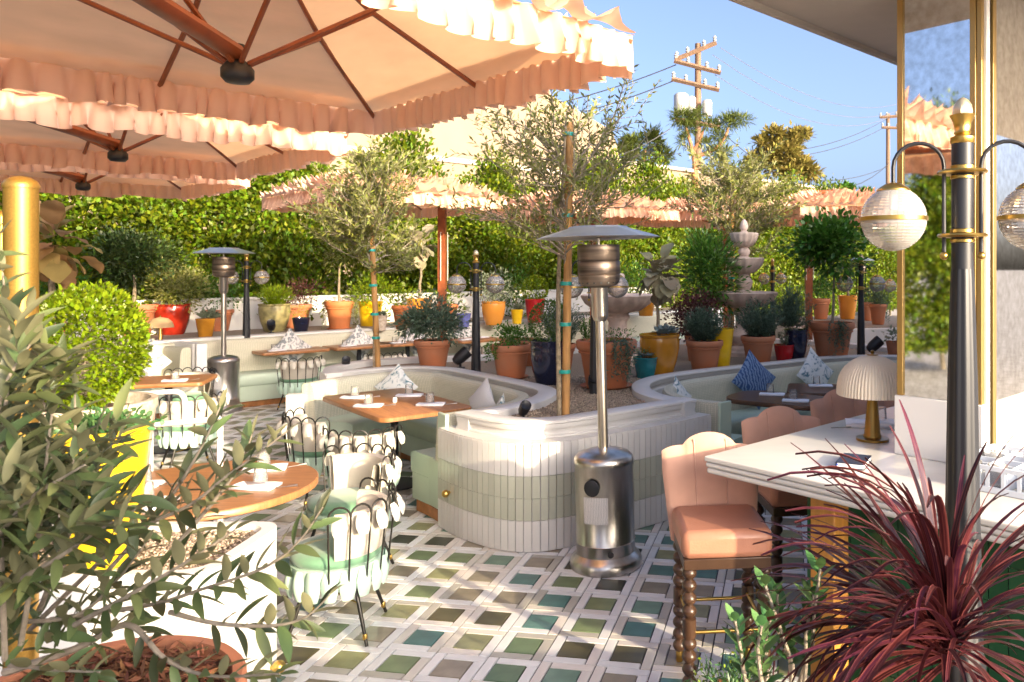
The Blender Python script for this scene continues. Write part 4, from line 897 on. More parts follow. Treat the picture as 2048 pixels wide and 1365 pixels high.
pillow('leaf-print cushion in the right-hand booth near the lampshade', (1.78, 8.72, .47), .42, .6, leafp)
pillow('small leaf-print cushion in the corner of the right-hand booth', (.22, 7.42, .47), .32, 1.0, leafp)
for u, lab in ((552, 'grey leaf-print cushion left of the far table by the heater'), (690, 'grey leaf-print cushion on the banquette behind the left olive stake'), (800, 'grey leaf-print cushion on the banquette by the shrub pot'), (905, 'grey leaf-print cushion on the banquette beside the lamp post')):
    x_ = (u-CX)/F; t_ = (-6.35-10.75*x_)/(.714*x_-.7); q = along(t_+.15, -.20, .47); pillow(lab, q, .42, PZ, leafp2)
pillow('grey leaf-print cushion in the side booth', Wz(316, 694, .93)+Vector((.05, -.28, -.46)), .42, .1, leafp2)

# ------------------------------------------------------------------ bar: counter, pier, soffit
C0 = np.array((.22, 3.63)); def_ = None
def B(a, b, z): p = C0+E1*a+E2*b; return Vector((p[0], p[1], z))   # bar frame: a along the stool side, b toward the service side
bar = thing('bar_counter', 'white quartz bar counter with a reeded triple edge', 'bar counter', (C0[0], C0[1], 0))
def slab(z0, z1, inset): return MB().add([B(inset, inset, z0)-Vector((C0[0], C0[1], 0)), B(5.5, inset, z0)-Vector((C0[0], C0[1], 0)), B(5.5, .62, z0)-Vector((C0[0], C0[1], 0)), B(.70, .62, z0)-Vector((C0[0], C0[1], 0)), B(.70, 3.2, z0)-Vector((C0[0], C0[1], 0)), B(inset, 3.2, z0)-Vector((C0[0], C0[1], 0))]+
    [B(inset, inset, z1)-Vector((C0[0], C0[1], 0)), B(5.5, inset, z1)-Vector((C0[0], C0[1], 0)), B(5.5, .62, z1)-Vector((C0[0], C0[1], 0)), B(.70, .62, z1)-Vector((C0[0], C0[1], 0)), B(.70, 3.2, z1)-Vector((C0[0], C0[1], 0)), B(inset, 3.2, z1)-Vector((C0[0], C0[1], 0))],
    [(5, 4, 3, 2, 1, 0)[::1], (6, 7, 8, 9, 10, 11)]+[(i, (i+1) % 6, 6+(i+1) % 6, 6+i) for i in range(6)])
slab(1.045, 1.07, 0).build('counter_top', M['quartz'], bar, bevel=.006, smooth=False)
slab(1.018, 1.0435, .004).build('middle_edge_strip', M['quartz'], bar, bevel=.009, smooth=False)
slab(.990, 1.0165, .008).build('lower_edge_strip', M['quartz'], bar, bevel=.009, smooth=False)
def wallseg(a0, b0, a1, b1, z0, z1, th=.04):
    p, q = B(a0, b0, z0), B(a1, b1, z0); c = (p+q)/2; d = q-p
    return MB().box((c.x-C0[0], c.y-C0[1], (z0+z1)/2), (d.length, th, z1-z0), math.atan2(d.y, d.x))
wallseg(.40, .32, .40, 3.1, 0, .988).build('bar_front', M['lgrout'], bar)
wallseg(.42, .40, 5.4, .40, 0, .988).build('bar_side', M['greentile'], bar)
gt = MB().box((0, 0, 0), (.073, .012, .148)).mesh('green_tile'); gt.materials.append(M['greentile'])
for i in range(24):
    for j in range(6):
        p = B(.375, .36+i*.077, .10+j*.152); put('green_tile', gt, bar, (p.x-C0[0], p.y-C0[1], p.z), (0, 0, math.atan2(E2[1], E2[0])))
p = B(.20, .55, 0); MB().box((p.x-C0[0], p.y-C0[1], .494), (.12, .12, .988), math.atan2(E2[1], E2[0])).build('wooden_post', M['honey'], bar, bevel=.006)
pier = thing('bar_building', 'bar building corner clad in antique mirror with gold frames above white panels', 'building', (0, 0, 0))
F1 = np.array((1.141, 3.677)); F2 = F1+E2*.397
aA = math.atan2(E2[1], E2[0]); aB = math.atan2(E1[1], E1[0])
def fbox(o, d, n, s0, s1, z0, z1, depth, name, m, proud=0, bev=0):  # a panel on a face: from s0 to s1 along d, thickness depth behind the face
    c = o+d*((s0+s1)/2)-n*(depth/2-proud); return MB().box((c[0], c[1], (z0+z1)/2), (s1-s0, depth, z1-z0), math.atan2(d[1], d[0])).build(name, m, pier, bevel=bev)
nA = -E1; nB = E2
core = F1+E2*.199+E1*6.03
MB().box((core[0], core[1], 1.64), (12, .33, 3.24), aB).build('core_wall', M['panel'], pier, smooth=False)
SOF = 3.25
fbox(F1, E2, nA, -.012, .402, 1.0705, 1.349, .05, 'white_panel', M['panel'], .014, .004)
fbox(F1, E2, nA, .0, .030, 1.35, SOF, .05, 'frame_upright', M['frame'], .012, .003)
fbox(F1, E2, nA, .345, .372, 1.35, SOF, .05, 'frame_upright', M['frame'], .012, .003)
fbox(F1, E2, nA, .374, .397, 1.35, SOF, .05, 'frame_upright', M['frame'], .008, .003)
fbox(F1, E2, nA, .031, .344, 1.35, SOF, .03, 'mirror_panel', M['mirror'], .0)
fbox(F2, E1, nB, .018, .055, 1.0705, SOF, .04, 'white_jamb', M['panel'], .012, .003)
fbox(F2, E1, nB, .058, .085, 1.0705, SOF, .04, 'dark_track', M['black'], .0)
fbox(F2, E1, nB, .087, .125, 1.0705, SOF, .05, 'frame_upright', M['frame'], .014, .003)
fbox(F2, E1, nB, .128, .60, 1.0705, 1.345, .05, 'white_panel', M['panel'], .014, .004)
fbox(F2, E1, nB, .128, .54, 1.35, SOF, .03, 'mirror_panel', M['mirror'], .0)
fbox(F2, E1, nB, .542, .58, 1.35, SOF, .05, 'frame_upright', M['frame'], .012, .003)
fbox(F2, E1, nB, .60, 5, 1.35, SOF, .03, 'mirror_panel', M['mirror'], .0)
fbox(F2, E1, nB, -.02, 5, 0, 1.06, .05, 'base_panel', M['panel'], .0)
rf = MB().add([B(.06, .06, SOF), B(14, .06, SOF), B(14, 2.6, SOF), B(.06, 2.6, SOF), B(.06, .06, SOF+.45), B(14, .06, SOF+.45), B(14, 2.6, SOF+.45), B(.06, 2.6, SOF+.45)],
    [(3, 2, 1, 0), (4, 5, 6, 7), (0, 1, 5, 4), (1, 2, 6, 5), (2, 3, 7, 6), (3, 0, 4, 7)]).build('roof_slab', M['soffit'], pier, smooth=False)
MB().add([B(.045, .045, SOF-.03), B(14, .045, SOF-.03), B(14, .045, SOF+.46), B(.045, .045, SOF+.46), B(.045, .075, SOF-.03), B(14, .075, SOF-.03), B(14, .075, SOF+.46), B(.045, .075, SOF+.46)], [(0, 1, 2, 3), (7, 6, 5, 4), (0, 4, 5, 1), (1, 5, 6, 2), (2, 6, 7, 3), (3, 7, 4, 0)]).build('fascia', M['soffit'], rf, smooth=False)

# on the counter
t = thing('table_lamp', 'mushroom table lamp with a pleated cream shade on the bar counter', 'lamp', (1.10, 3.965, 1.0715))
MB().lathe([(.082, 0), (.082, .012), (.045, .016), (.045, .026), (.041, .03), (.024, .24), (.024, .25), (.001, .25)], 32).build('lamp_base', M['bronze'], t)
sh = MB()
def shf(a, b):
    an = a*2*math.pi; pz = math.sin(math.pi/2*b); r_ = .178*(math.cos(math.pi/2*(1-b)*.97)**.62)*(1+.006*math.sin(120*an)); r_ = .178*(1-(1-b)**2.6)**.55 if b > 0 else .004
    r_ = max(r_, .004)*(1+.016*math.sin(an*64)); rib = abs(math.sin(an*4)); r_ *= 1-.02*(1-rib); return (r_*math.cos(an), r_*math.sin(an), .435-.205*b)
MB().grid(shf, 384, 14).build('lamp_shade', mat('pleated_cream_linen', (.72, .64, .52), .85, trans=.3), t, smooth=True)
MB().lathe([(.03, .434), (.028, .438), (.008, .44), (.008, .447), (.011, .452), (.006, .458), (.001, .459)], 16).build('lamp_finial', M['bronze'], t)
p = Wz(1708, 930, 1.07); t = thing('bill_folder', 'navy leather bill folder with a pen on the counter edge', 'bill folder', (p.x, p.y, 1.0715), -.45)
MB().box((0, 0, .003), (.125, .185, .003), 0).box((0, 0, .025), (.125, .185, .003)).box((-.062, 0, .0135), (.004, .185, .022)).build('leather_cover', mat('navy_leather', (.02, .028, .055), .3), t, bevel=.001)
MB().box((0, 0, .013), (.112, .172, .016)).build('paper_block', M['napkin'], t)
MB().tube([(-.055, -.094, .014), (-.055, .04, .014)], .004, 8).build('pen', mat('blue_pen', (.03, .06, .35), .3), t)
p = Wz(1745, 852, 1.07)
tag(put('napkin', me_nap, None, (p.x, p.y, 1.0715), (0, 0, -.2), (1.25, 1.3, 1.6)), 'folded white napkin on the bar counter behind the lamp', 'napkin')
tag(put('tumbler', me_cup, None, (p.x+.06, p.y+.06, 1.0715)), 'clear upturned tumbler on the bar counter behind the lamp', 'glass')
tag(put('fork', me_fork, None, (p.x-.16, p.y-.06, 1.0715), (0, 0, .2)), 'steel fork on the bar counter behind the lamp', 'cutlery')
rk = thing('glass_rack', 'grey plastic glass rack at the end of the bar counter', 'rack', (1.52, 3.10, 1.0715), aA)
for s, (x, y, a, b) in enumerate(((0, -.20, .50, .012), (0, .20, .50, .012), (-.25, 0, .012, .40), (.25, 0, .012, .40))):
    MB().box((x, y, .012), (a, b, .024)).box((x, y, .095), (a, b, .018)).build('rack_rail', M['plastic'], rk, bevel=.002)
for i in range(9):
    for y in (-.20, .20): MB().box((-.24+i*.06, y, .055), (.014, .010, .064)).build('rack_slat', M['plastic'], rk)
for i in range(7):
    for x in (-.25, .25): MB().box((x, -.18+i*.06, .055), (.010, .014, .064)).build('rack_slat', M['plastic'], rk)
for i in range(1, 5): MB().box((-.25+i*.1, 0, .05), (.006, .39, .08)).build('rack_divider', M['plastic'], rk)
for i in range(1, 4): MB().box((0, -.2+i*.1, .05), (.49, .006, .08)).build('rack_divider', M['plastic'], rk)
cs_, sn_ = math.cos(aA), math.sin(aA)
for (x, y) in ((-.2, -.15), (-.1, -.15), (-.2, .05), (.0, .05), (.1, -.15)):
    tag(put('tumbler', me_cup, None, (1.52+x*cs_-y*sn_, 3.10+x*sn_+y*cs_, 1.0735), (0, 0, 0), (1.15, 1.15, 1.1)), 'clear tumbler stored upside down in the grey glass rack', 'glass', 'tumblers in the rack')

# pink bar stools
def stool(label):
    t = thing('bar_stool', label, 'bar stool', group='pink scalloped bar stools')
    # origin at the seat centre on the floor; faces -y
    MB().box((0, 0, .70), (.42, .42, .13)).build('seat_cushion', M['leather'], t, bevel=.035)
    MB().box((0, 0, .615), (.40, .40, .05)).build('seat_rail', M['turned'], t, bevel=.004)
    W_ = .25
    def top(x): return max(1.0+.10*math.sqrt(max(0, 1-(x/.15)**2)), .99+.05*math.sqrt(max(0, 1-((abs(x)-.16)/.11)**2)))
    def outl(a): x = -W_+2*W_*a; return x
    def back(s):
        def f(a, b):
            x = outl(a); z0 = .60; zt = top(x); z = z0+(zt-z0)*b; wn = .86+.14*min(1, b*1.3); pf = .020*math.sin(math.pi*min(1, max(0, b)))+.02; lobe = abs(math.sin(math.pi*(x/.167+.5)))
            th = (.034+.012*lobe**.5)*(1-b**8)**.5*(1-(abs(x)/W_)**10)**.5; return (x*wn, .225+.10*b-.04*(x/W_)**2*1.2+s*th, z)
        return f
    bk = MB().grid(back(-1), 40, 14).grid(lambda a, b: back(1)(1-a, b), 40, 14).build('backrest', M['pink'], t, smooth='full')
    for sx in (-.083, .083): MB().tube([Vector(back(-1)((sx+W_)/(2*W_), b))+Vector((0, -.004, 0)) for b in np.linspace(.25, .97, 10)], .0035, 6).build('piping', M['pink'], bk)
    for sx in (-1, 1):
        for sy in (-1, 1):
            pr = [(.016, 0), (.016, .05)]; z = .05
            for k in range(9):
                if k == 4:
                    pr += [(.018, z), (.031, z+.004), (.031, z+.085), (.018, z+.09)]; z += .09
                else:
                    pr += [(.034*math.sin(math.pi*(.16+.68*i/6)), z+.0575*i/6) for i in range(7)]; z += .0575
            pr.append((.02, .60)); lg = MB().lathe(pr, 16, (sx*.172, sy*.172, 0)).build('leg', M['turned'], t)
            MB().lathe([(.0155, 0), (.0185, .004), (.0185, .052), (.0155, .054)], 12, (sx*.172, sy*.172, 0)).build('brass_foot', M['gold'], lg)
    for z, pts in ((.30, ((-1, -1, 1, -1), (-1, 1, 1, 1))), (.33, ((-1, -1, -1, 1), (1, -1, 1, 1)))):
        for a, b, c, d in pts: MB().tube([(a*.165, b*.172, z), (c*.165, d*.172, z)], .009, 10).build('stretcher', M['gold'], t)
    return t
st0 = stool('pink velvet bar stool at the corner of the white counter'); st0.location = (.30, 3.70, 0); st0.rotation_euler = (0, 0, .10)
for (x, y, r_, lab) in ((.80, 4.46, .16, 'second pink velvet bar stool along the counter'), (1.36, 5.15, .22, 'third pink velvet bar stool, beside the lampshade'), (1.92, 5.85, .25, 'fourth pink velvet bar stool, mostly behind the lampshade')):
    dup(st0, (x, y, 0), r_, lab)

# ------------------------------------------------------------------ near left: white planter, rail, clipped boxwood, pots
wp = thing('white_planter_box', 'white planter box with gravel beside the near round table', 'planter', (0, 0, 0))
PB = rrect(2.6, .62, .10, 6); cx_, cy_ = -3.03, 3.30
MB().add([(x+cx_, y+cy_, 0) for x, y in PB]+[(x+cx_, y+cy_, .77) for x, y in PB]+[(x*.96+cx_, y*.86+cy_, .77) for x, y in PB]+[(x*.96+cx_, y*.86+cy_, .72) for x, y in PB],
    [(k*len(PB)+i, k*len(PB)+(i+1) % len(PB), (k+1)*len(PB)+(i+1) % len(PB), (k+1)*len(PB)+i) for k in range(3) for i in range(len(PB))]).build('box_wall', M['white'], wp)
gpoly = [(x*.96+cx_, y*.86+cy_) for x, y in PB]
tag(MB().add([(x, y, .735) for x, y in gpoly], [tuple(range(len(gpoly)))]).build('gravel_bed', M['gravel'], wp, smooth=False), kind='stuff')
pebbles('pebbles', np.array(gpoly), 9000, .737, wp, 9)
t = thing('brass_door_ball', 'brass ball stop on the end of the white planter box', 'door stop', (-1.695, 3.48, .16)); MB().sphere((0, 0, 0), .03, 14, 10).build('ball', M['gold'], t); MB().tube([(-.05, 0, 0), (0, 0, 0)], .012).build('stem', M['gold'], t)
wr = thing('white_rail', 'white tubular metal rail on the left', 'rail', (0, 0, 0))
def pxt(pts, y): return [D(u, v, y) for u, v in pts]
MB().tube(smoothpath(pxt([(250, 790), (300, 787), (350, 784), (366, 792), (370, 812), (369, 848)], 4.7), 4), .016, 10).build('upper_tube', M['white'], wr)
MB().tube(pxt([(235, 856), (440, 838)], 4.7), .018, 10).build('lower_tube', M['white'], wr)
MB().tube([D(440, 838, 4.7), D(440, 930, 4.7), Vector((D(440, 930, 4.7).x, 4.7, 0))], .018, 10).build('upright', M['white'], wr)
MB().tube([D(300, 846, 4.7), Vector((D(300, 846, 4.7).x, 4.7, 0))], .018, 10).build('upright', M['white'], wr)
# yellow pot
potted('big yellow pot of leafy groundcover on the white planter box', 205, 1130, .735, 165, 270, 'cone', 'yellow', [fol('clump', 'l_succ', 0, 2, 85, 22, 700, .03, .02, T7)])
# clipped boxwood
bp = Vector(((168-CX)*3.95/F, 3.95, .45)); t = thing('clipped_boxwood', 'big clipped bright green boxwood ball in a rough cast-stone pot', 'potted plant', bp)
pot(t, 'cone', M['concrete'], .32, .82)
MB().tube([(0, 0, .7), (0, 0, 1.1)], .025).build('stem', M['bark'], t)
MB().box((0, 0, -.225), (.5, .5, .45)).build('pot_stand', M['white'], t)
cc = np.array((0, 0, 1.10)); rr_ = np.array((.29, .29, .30))
P, Dr = shell_pts(8600, cc, rr_, .60); P = cc+(P-cc)*(1+.055*np.sin(P[:, :1]*23)+.05*np.sin(P[:, 2:]*19+P[:, 1:2]*17)); o = leaves('foliage', P, Dr, .030, .017, M['l_box'], t, T4); o['kind'] = 'stuff'
bl = []
for k in range(4):
    me = MB().add([tuple(v*np.array((.034, .019, .03))) for v in T7[0]], T7[1]).mesh('leaf', 'full'); me.materials.append(M['l_box']); bl.append(me)
q = unit(NR.normal(size=(2200, 3))); q = q[(q @ unit(np.array((.55, -.8, .25)))) > .35][:300]
for d in q: put('leaf', R.choice(bl), t, cc+d*rr_*R.uniform(.98, 1.05), Vector(unit(d*.8+NR.normal(size=3)*.5+np.array((0, 0, .3)))).to_track_quat('X', 'Z').to_euler(), R.uniform(.8, 1.25))
t = thing('potted_plant', 'pot of pale grey flowering herb behind the boxwood ball', 'potted plant', Vector(((165-CX)*4.5/F, 4.5, 0))); pot(t, 'terra', M['terra'], .28, 1.15)
P, Dr = sprig_pts(170, 16, (0, 0, 1.15), .36, .68, .05, .5); o = leaves('foliage', P, Dr, .026, .016, M['l_white'], t); o['kind'] = 'stuff'

# ------------------------------------------------------------------ foreground olive
ot = thing('near_olive_tree', 'leafy olive bush leaning out of a wide terracotta pot in the left foreground', 'potted plant', (0, 0, 0))
pc = D(185, 1396, 1.56); pr_ = .275
prof = [(r_, z) for r_, z in ((pr_*.72, -.60), (pr_*.76, -.58), (pr_*.88, -.14), (pr_*.98, -.12), (pr_*1.0, -.10), (pr_*1.0, -.01), (pr_*.97, 0), (pr_*.90, -.002), (pr_*.88, -.05), (.001, -.05))]
MB().lathe(prof, 56, pc).build('pot', M['terra'], ot)
sb = MB(); sb.grid(lambda a, b: (lambda an: (pc.x+pr_*.885*b*math.cos(an), pc.y+pr_*.885*b*math.sin(an), pc.z-.035+.012*math.sin(9*an)*b+.02*(1-b)))(a*6.2832), 40, 10); sb.build('soil', M['soil'], ot)
n = 2600; an = NR.uniform(0, 6.28, n); rd = pr_*.86*np.sqrt(NR.uniform(0, 1, n)); Pm = np.stack([pc.x+rd*np.cos(an), pc.y+rd*np.sin(an), pc.z-.028+NR.uniform(0, .02, n)+.018*(1-rd/pr_)], 1)
o = leaves('bark_chips', Pm, np.stack([NR.normal(size=n), NR.normal(size=n), NR.normal(size=n)*.25], 1), .035, .008, mat('bark_chip', (.17, .065, .028), .9, isl=.6, hue=.02), ot); o['kind'] = 'stuff'
ol_me = []
for k in range(6):
    c1 = R.uniform(-.25, .12); c2 = R.uniform(-.08, .08); wd = R.uniform(.22, .29)
    def fn(a, b, c1=c1, c2=c2, wd=wd): w_ = math.sin(math.pi*min(1, a**.85))**.8*wd/2+.006*(1-a); y = (b-.5)*2; return (a, y*w_+c2*a*a, c1*a*a+.05*abs(y)*math.sin(math.pi*a))
    me = MB().grid(fn, 8, 2).mesh('leaf', 'full'); me.materials.append(M['l_olivef']); ol_me.append(me)
root = pc+Vector((-.12, 0, -.03))
BR = [[(10, 1345, 1.52), (150, 1298, 1.50), (255, 1250, 1.47), (330, 1318, 1.42), (420, 1352, 1.38), (560, 1348, 1.33)],
      [(20, 1245, 1.50), (150, 1232, 1.46), (230, 1165, 1.42), (290, 1088, 1.38)],
      [(100, 1240, 1.50), (300, 1210, 1.45), (400, 1180, 1.42), (530, 1135, 1.38), (600, 1080, 1.36), (645, 1015, 1.34)],
      [(340, 1225, 1.44), (430, 1247, 1.40), (540, 1252, 1.37), (610, 1235, 1.35), (660, 1190, 1.33)],
      [(60, 1260, 1.56), (250, 1080, 1.52), (380, 1010, 1.48), (450, 955, 1.46), (520, 905, 1.44), (575, 862, 1.42)],
      [(300, 1150, 1.52), (430, 1000, 1.50), (480, 930, 1.49), (505, 868, 1.48)],
      [(200, 1160, 1.6), (330, 1010, 1.58), (400, 900, 1.56), (440, 815, 1.55)],
      [(40, 1300, 1.45), (80, 1050, 1.36), (95, 900, 1.32), (110, 780, 1.30)],
      [(10, 1320, 1.42), (0, 950, 1.30), (20, 720, 1.26), (5, 545, 1.24)],
      [(50, 1150, 1.44), (140, 950, 1.40), (150, 790, 1.38)],
      [(-20, 1200, 1.38), (0, 850, 1.32), (30, 690, 1.30), (55, 620, 1.29)],
      [(80, 1220, 1.52), (150, 1040, 1.50), (190, 960, 1.50), (205, 900, 1.5)],
      [(150, 1250, 1.42), (260, 1190, 1.34), (380, 1120, 1.30), (470, 1060, 1.28)],
      [(-30, 1100, 1.32), (60, 1000, 1.22), (120, 960, 1.18), (170, 930, 1.16)],
      [(0, 1180, 1.36), (110, 1120, 1.28), (200, 1060, 1.24), (270, 1020, 1.22)],
      [(-20, 1000, 1.26), (0, 800, 1.2), (60, 690, 1.18)],
      [(20, 1330, 1.45), (110, 1340, 1.36), (200, 1345, 1.30)]]
big = []
for bi, b in enumerate(BR):
    pts = [D(*q) for q in b]
    path = smoothpath([tuple(p) for p in pts], 6)
    MB().tube([Vector(p) for p in path], [max(.0014, .0042*(1-i/len(path))**1.2+.0010) if bi else .007*(1-i/len(path))+.0013 for i in range(len(path))], 7).build('branch', M['bark2'], ot)
    Q3, T3 = resample(path, .024)
    for i, (p, t3) in enumerate(zip(Q3, T3)):
        fr = i/max(1, len(Q3))
        if fr < .22 and bi not in (10, 13, 14): continue
        tv = Vector(t3); s0 = tv.orthogonal().normalized(); s0.rotate(Matrix.Rotation((i % 2)*math.pi/2+R.uniform(-.5, .5), 3, tv))
        for sg in (-1, 1):
            if R.random() < .06: continue
            d = (tv*R.uniform(.5, 1.0)+s0*sg*R.uniform(.6, 1.0)+Vector((0, 0, R.uniform(-.15, .35)))).normalized(); big.append((Vector(p), d, R.uniform(.052, .080)*(1 if fr < .9 else .75)))
    big.append((Vector(path[-1]), Vector(T3[-1]), .045))
# short side twigs that thicken the left mass
for i in range(70):
    b = R.choice(BR[7:10]+BR[13:16]+BR[7:8]); q = R.choice(b[1:]) if R.random() < .4 else R.choice(b[:2]); p0 = D(*q)+Vector((R.gauss(0, .03), R.gauss(0, .04), R.gauss(0, .03))); d = Vector((R.gauss(.25, .5), R.gauss(0, .5), R.uniform(.2, 1))).normalized()
    pu, pv = CX+p0.x*F/p0.y, HV-(p0.z-CAMZ)*F/p0.y
    if (pu > 60 and pv < 760) or (pu > 170 and pv < 900) or pu > 300: continue
    for j in range(5):
        for sg in (-1, 1):
            s0 = d.orthogonal().normalized(); s0.rotate(Matrix.Rotation(j*1.57+.3, 3, d)); big.append((p0+d*.02*j, (d*.8+s0*sg*.8).normalized(), R.uniform(.05, .078)))
R.shuffle(big)
vis = [x for x in big if 0 < CX+x[0].x*F/x[0].y < 720 and HV-(x[0].z-CAMZ)*F/x[0].y < 1365]
vis.sort(key=lambda x: -x[2]/x[0].y*(1.6 if CX+x[0].x*F/x[0].y > 260 else 1))
ids = set(id(x) for x in vis[:300])
for x in vis[:300]:
    e = x[1].to_track_quat('X', 'Z'); e = e @ Matrix.Rotation(R.uniform(-.9, .9), 3, 'X').to_quaternion(); put('leaf', R.choice(ol_me), ot, x[0], e.to_euler(), x[2])
ob = [x for x in big if id(x) not in ids]
lv = MB()
for x in ob:
    e = (x[1].to_track_quat('X', 'Z') @ Matrix.Rotation(R.uniform(-.9, .9), 3, 'X').to_quaternion()).to_matrix(); me = R.choice(ol_me)
    lv.add([x[0]+e @ (q.co*x[2]) for q in me.vertices], [tuple(f.vertices) for f in me.polygons])
tag(lv.build('leaf_mass', M['l_olivef'], ot, smooth='full'), kind='stuff')

# ------------------------------------------------------------------ right foreground planter: cordyline, succulents
rp = thing('bar_planter', 'low planter with dark mulch in front of the bar', 'planter', (0, 0, 0))
MB().box((1.02, 2.12, .27), (1.15, .62, .54)).build('planter_box', mat('dark_planter', (.08, .05, .035), .8), rp, bevel=.01)
MB().box((1.02, 2.12, .547), (1.08, .55, .012)).build('mulch', M['soil'], rp)
cb = D(1893, 1300, 2.08); t = thing('red_cordyline', 'burgundy sword-leaved cordyline arching over the bar corner', 'potted plant', (cb.x, cb.y, .554))
pot(t, 'cone', M['yellow'], .10, cb.z-.554-.19)
z0 = cb.z-.554
cm = []
for k in range(8):
    bend = R.uniform(.5, 1.9); tw_ = R.uniform(-.5, .5)
    def fn(a, b, bend=bend, tw_=tw_):
        ang = bend*a**1.5; s_ = (b-.5)*2; x = math.sin(ang*.95)/max(bend, .3) if False else 0
        n_ = 14; X = Z = 0; st_ = a/n_
        for i in range(n_):
            an_ = bend*((i+.5)*st_)**1.6; X += st_*math.sin(an_); Z += st_*math.cos(an_)
        w_ = .0135*(math.sin(math.pi*min(1, .12+.88*a**.9))**.6)+.004; return (X, s_*w_*math.cos(tw_*a), Z+s_*w_*math.sin(tw_*a)+abs(s_)*.006)
    me = MB().grid(fn, 12, 2).mesh('leaf', 'full'); me.materials.append(M['l_cord']); cm.append(me)
for i in range(215):
    ti = R.uniform(.02, 1.35) if i % 4 else R.uniform(1.2, 2.0); a = R.uniform(0, 6.28)
    if R.random() < .45: a = R.uniform(2.2, 4.2); ti = R.uniform(.35, 1.4)
    q = Matrix.Rotation(a, 3, 'Z') @ Matrix.Rotation(ti, 3, 'Y') @ Matrix.Rotation(R.uniform(-.3, .3), 3, 'Z'); put('leaf', R.choice(cm), t, (R.gauss(0, .015), R.gauss(0, .015), z0+R.uniform(-.03, .06)), q.to_euler(), R.uniform(.36, .66))
for k in range(9):
    a = R.uniform(2.0, 4.4); q = Matrix.Rotation(a, 3, 'Z') @ Matrix.Rotation(R.uniform(-.1, .25), 3, 'Y'); put('leaf', cm[0], t, (0, 0, z0), q.to_euler(), R.uniform(.60, .78))
def jade(label, u, v, y, h, n, m='l_succ', L=.05):
    p = D(u, v, y); t = thing('jade_plant', label, 'succulent', p)
    lm = MB().add([tuple(q*np.array((1, .42, .5))) for q in T7[0]], T7[1]).mesh('leaf', 'full'); lm.materials.append(M[m])
    for k in range(n):
        d = Vector((R.gauss(0, .22), R.gauss(0, .2), 1)).normalized(); hh = h*R.uniform(.7, 1.0); path = limb((R.gauss(0, .012), R.gauss(0, .012), -.02), d*hh, 4, .03)
        MB().tube(path, [.008, .007, .006, .005, .004], 7).build('stem', M['bark2'], t)
        for i in range(16):
            f = .45+.55*i/15; q = Vector(path[0]).lerp(Vector(path[-1]), f); a = i*2.4; e = .35+.8*(f-.45); dd = Vector((math.cos(a)*math.cos(e), math.sin(a)*math.cos(e), math.sin(e)+.15)); put('leaf', lm, t, q, dd.to_track_quat('X', 'Z').to_euler(), L*R.uniform(.75, 1.15))
    return t
jade('upright jade plant with thick paddle leaves beside the bar stool', 1600, 1440, 2.15, .46, 4, L=.07)
jade('shorter jade plant with a pale bare stem', 1510, 1450, 2.05, .32, 3, L=.06)
t = thing('succulent_pot', 'terracotta bowl of fine trailing succulents at the foot of the bar stool', 'potted plant', D(1475, 1440, 2.45)); t.location.z = .32
pot(t, 'terra', M['terra'], .15, .26)
P, Dr = sprig_pts(70, 14, (0, 0, .24), .17, .15, .1, .7); o = leaves('foliage', P, Dr, .03, .006, M['l_succ'], t); o['kind'] = 'stuff'
P, Dr = sprig_pts(6, 10, (-.07, -.02, .24), .10, .22, .0, .5); o = leaves('flower_stems', P, Dr, .014, .01, M['l_box'], t); o['kind'] = 'stuff'
pd = thing('plinth_block', 'low dark block under the succulent bowl', 'block', (t.location.x, t.location.y, 0)); MB().box((0, 0, .159), (.3, .3, .318), .4).build('block_body', mat('dark_planter', (.08, .05, .035), .8), pd)

for i, (x, y, lb) in enumerate(((.72, -.42, 'added unseen potted laurel right of the camera, shading the left foreground'), (.38, -1.0, 'second added unseen potted laurel behind the camera, shading the left foreground'))):  # laurels added out of view to throw dappled shade on the left foreground
    t = thing('added_shade_laurel', lb, 'potted plant', (x, y, -.05)); pot(t, 'egg', M['terra'], .3, .55); trunk(t, (0, 0, .5), (0, 0, 1.6), .03)
    crown(t, 'clump', M['l_citrus'], (0, 0, 1.35), (.45, .45, .9), 6000, .10, .05)
# small mushroom lamp on the gravel shelf
p = along(-.35, .45, FZ); t = thing('mushroom_lamp', 'small tan mushroom lamp on the gravel beside the crimson pot', 'lamp', p)
MB().lathe([(.06, 0), (.06, .008), (.03, .02), (.024, .06), (.02, .20), (.001, .2)], 20).build('lamp_base', M['gold'], t)
MB().lathe([(.165, .19), (.16, .22), (.14, .27), (.09, .315), (.001, .335)], 24, lobes=8, amp=.03).build('lamp_shade', mat('tan_linen', (.55, .38, .20), .8, trans=.3), t)

# ------------------------------------------------------------------ buildings, poles, wires and trees beyond
bd = thing('stucco_building', 'cream stucco building with a raised gable behind the hedge', 'building', (0, 0, 0))
A0 = np.array((-9., 24.6))
def aw(t, z, off=0): p = A0+E1*t-E2*off; return Vector((p[0], p[1], z))
pts = [(-8, 0), (34, 0), (34, 6.4), (10.9, 6.45)]
def prism(prof, th, name, m, parent, off=0):
    n = len(prof); return MB().add([aw(t, z, off) for t, z in prof]+[aw(t, z, off+th) for t, z in prof], [tuple(range(n)), tuple(range(2*n-1, n-1, -1))]+[(i, (i+1) % n, n+(i+1) % n, n+i) for i in range(n)]).build(name, m, parent, smooth=False)
prism([(-8, 0), (33, 0), (33, 6.35), (-8, 6.35)], 8, 'long_wall', M['stucco'], bd, .4)
prism([(-8, 0), (10.6, 0), (10.6, 6.75), (10.2, 7.6), (6.5, 8.7), (4.0, 9.3), (.9, 7.7), (-8, 7.7)], 7.5, 'gable_wall', M['stucco'], bd, 0)
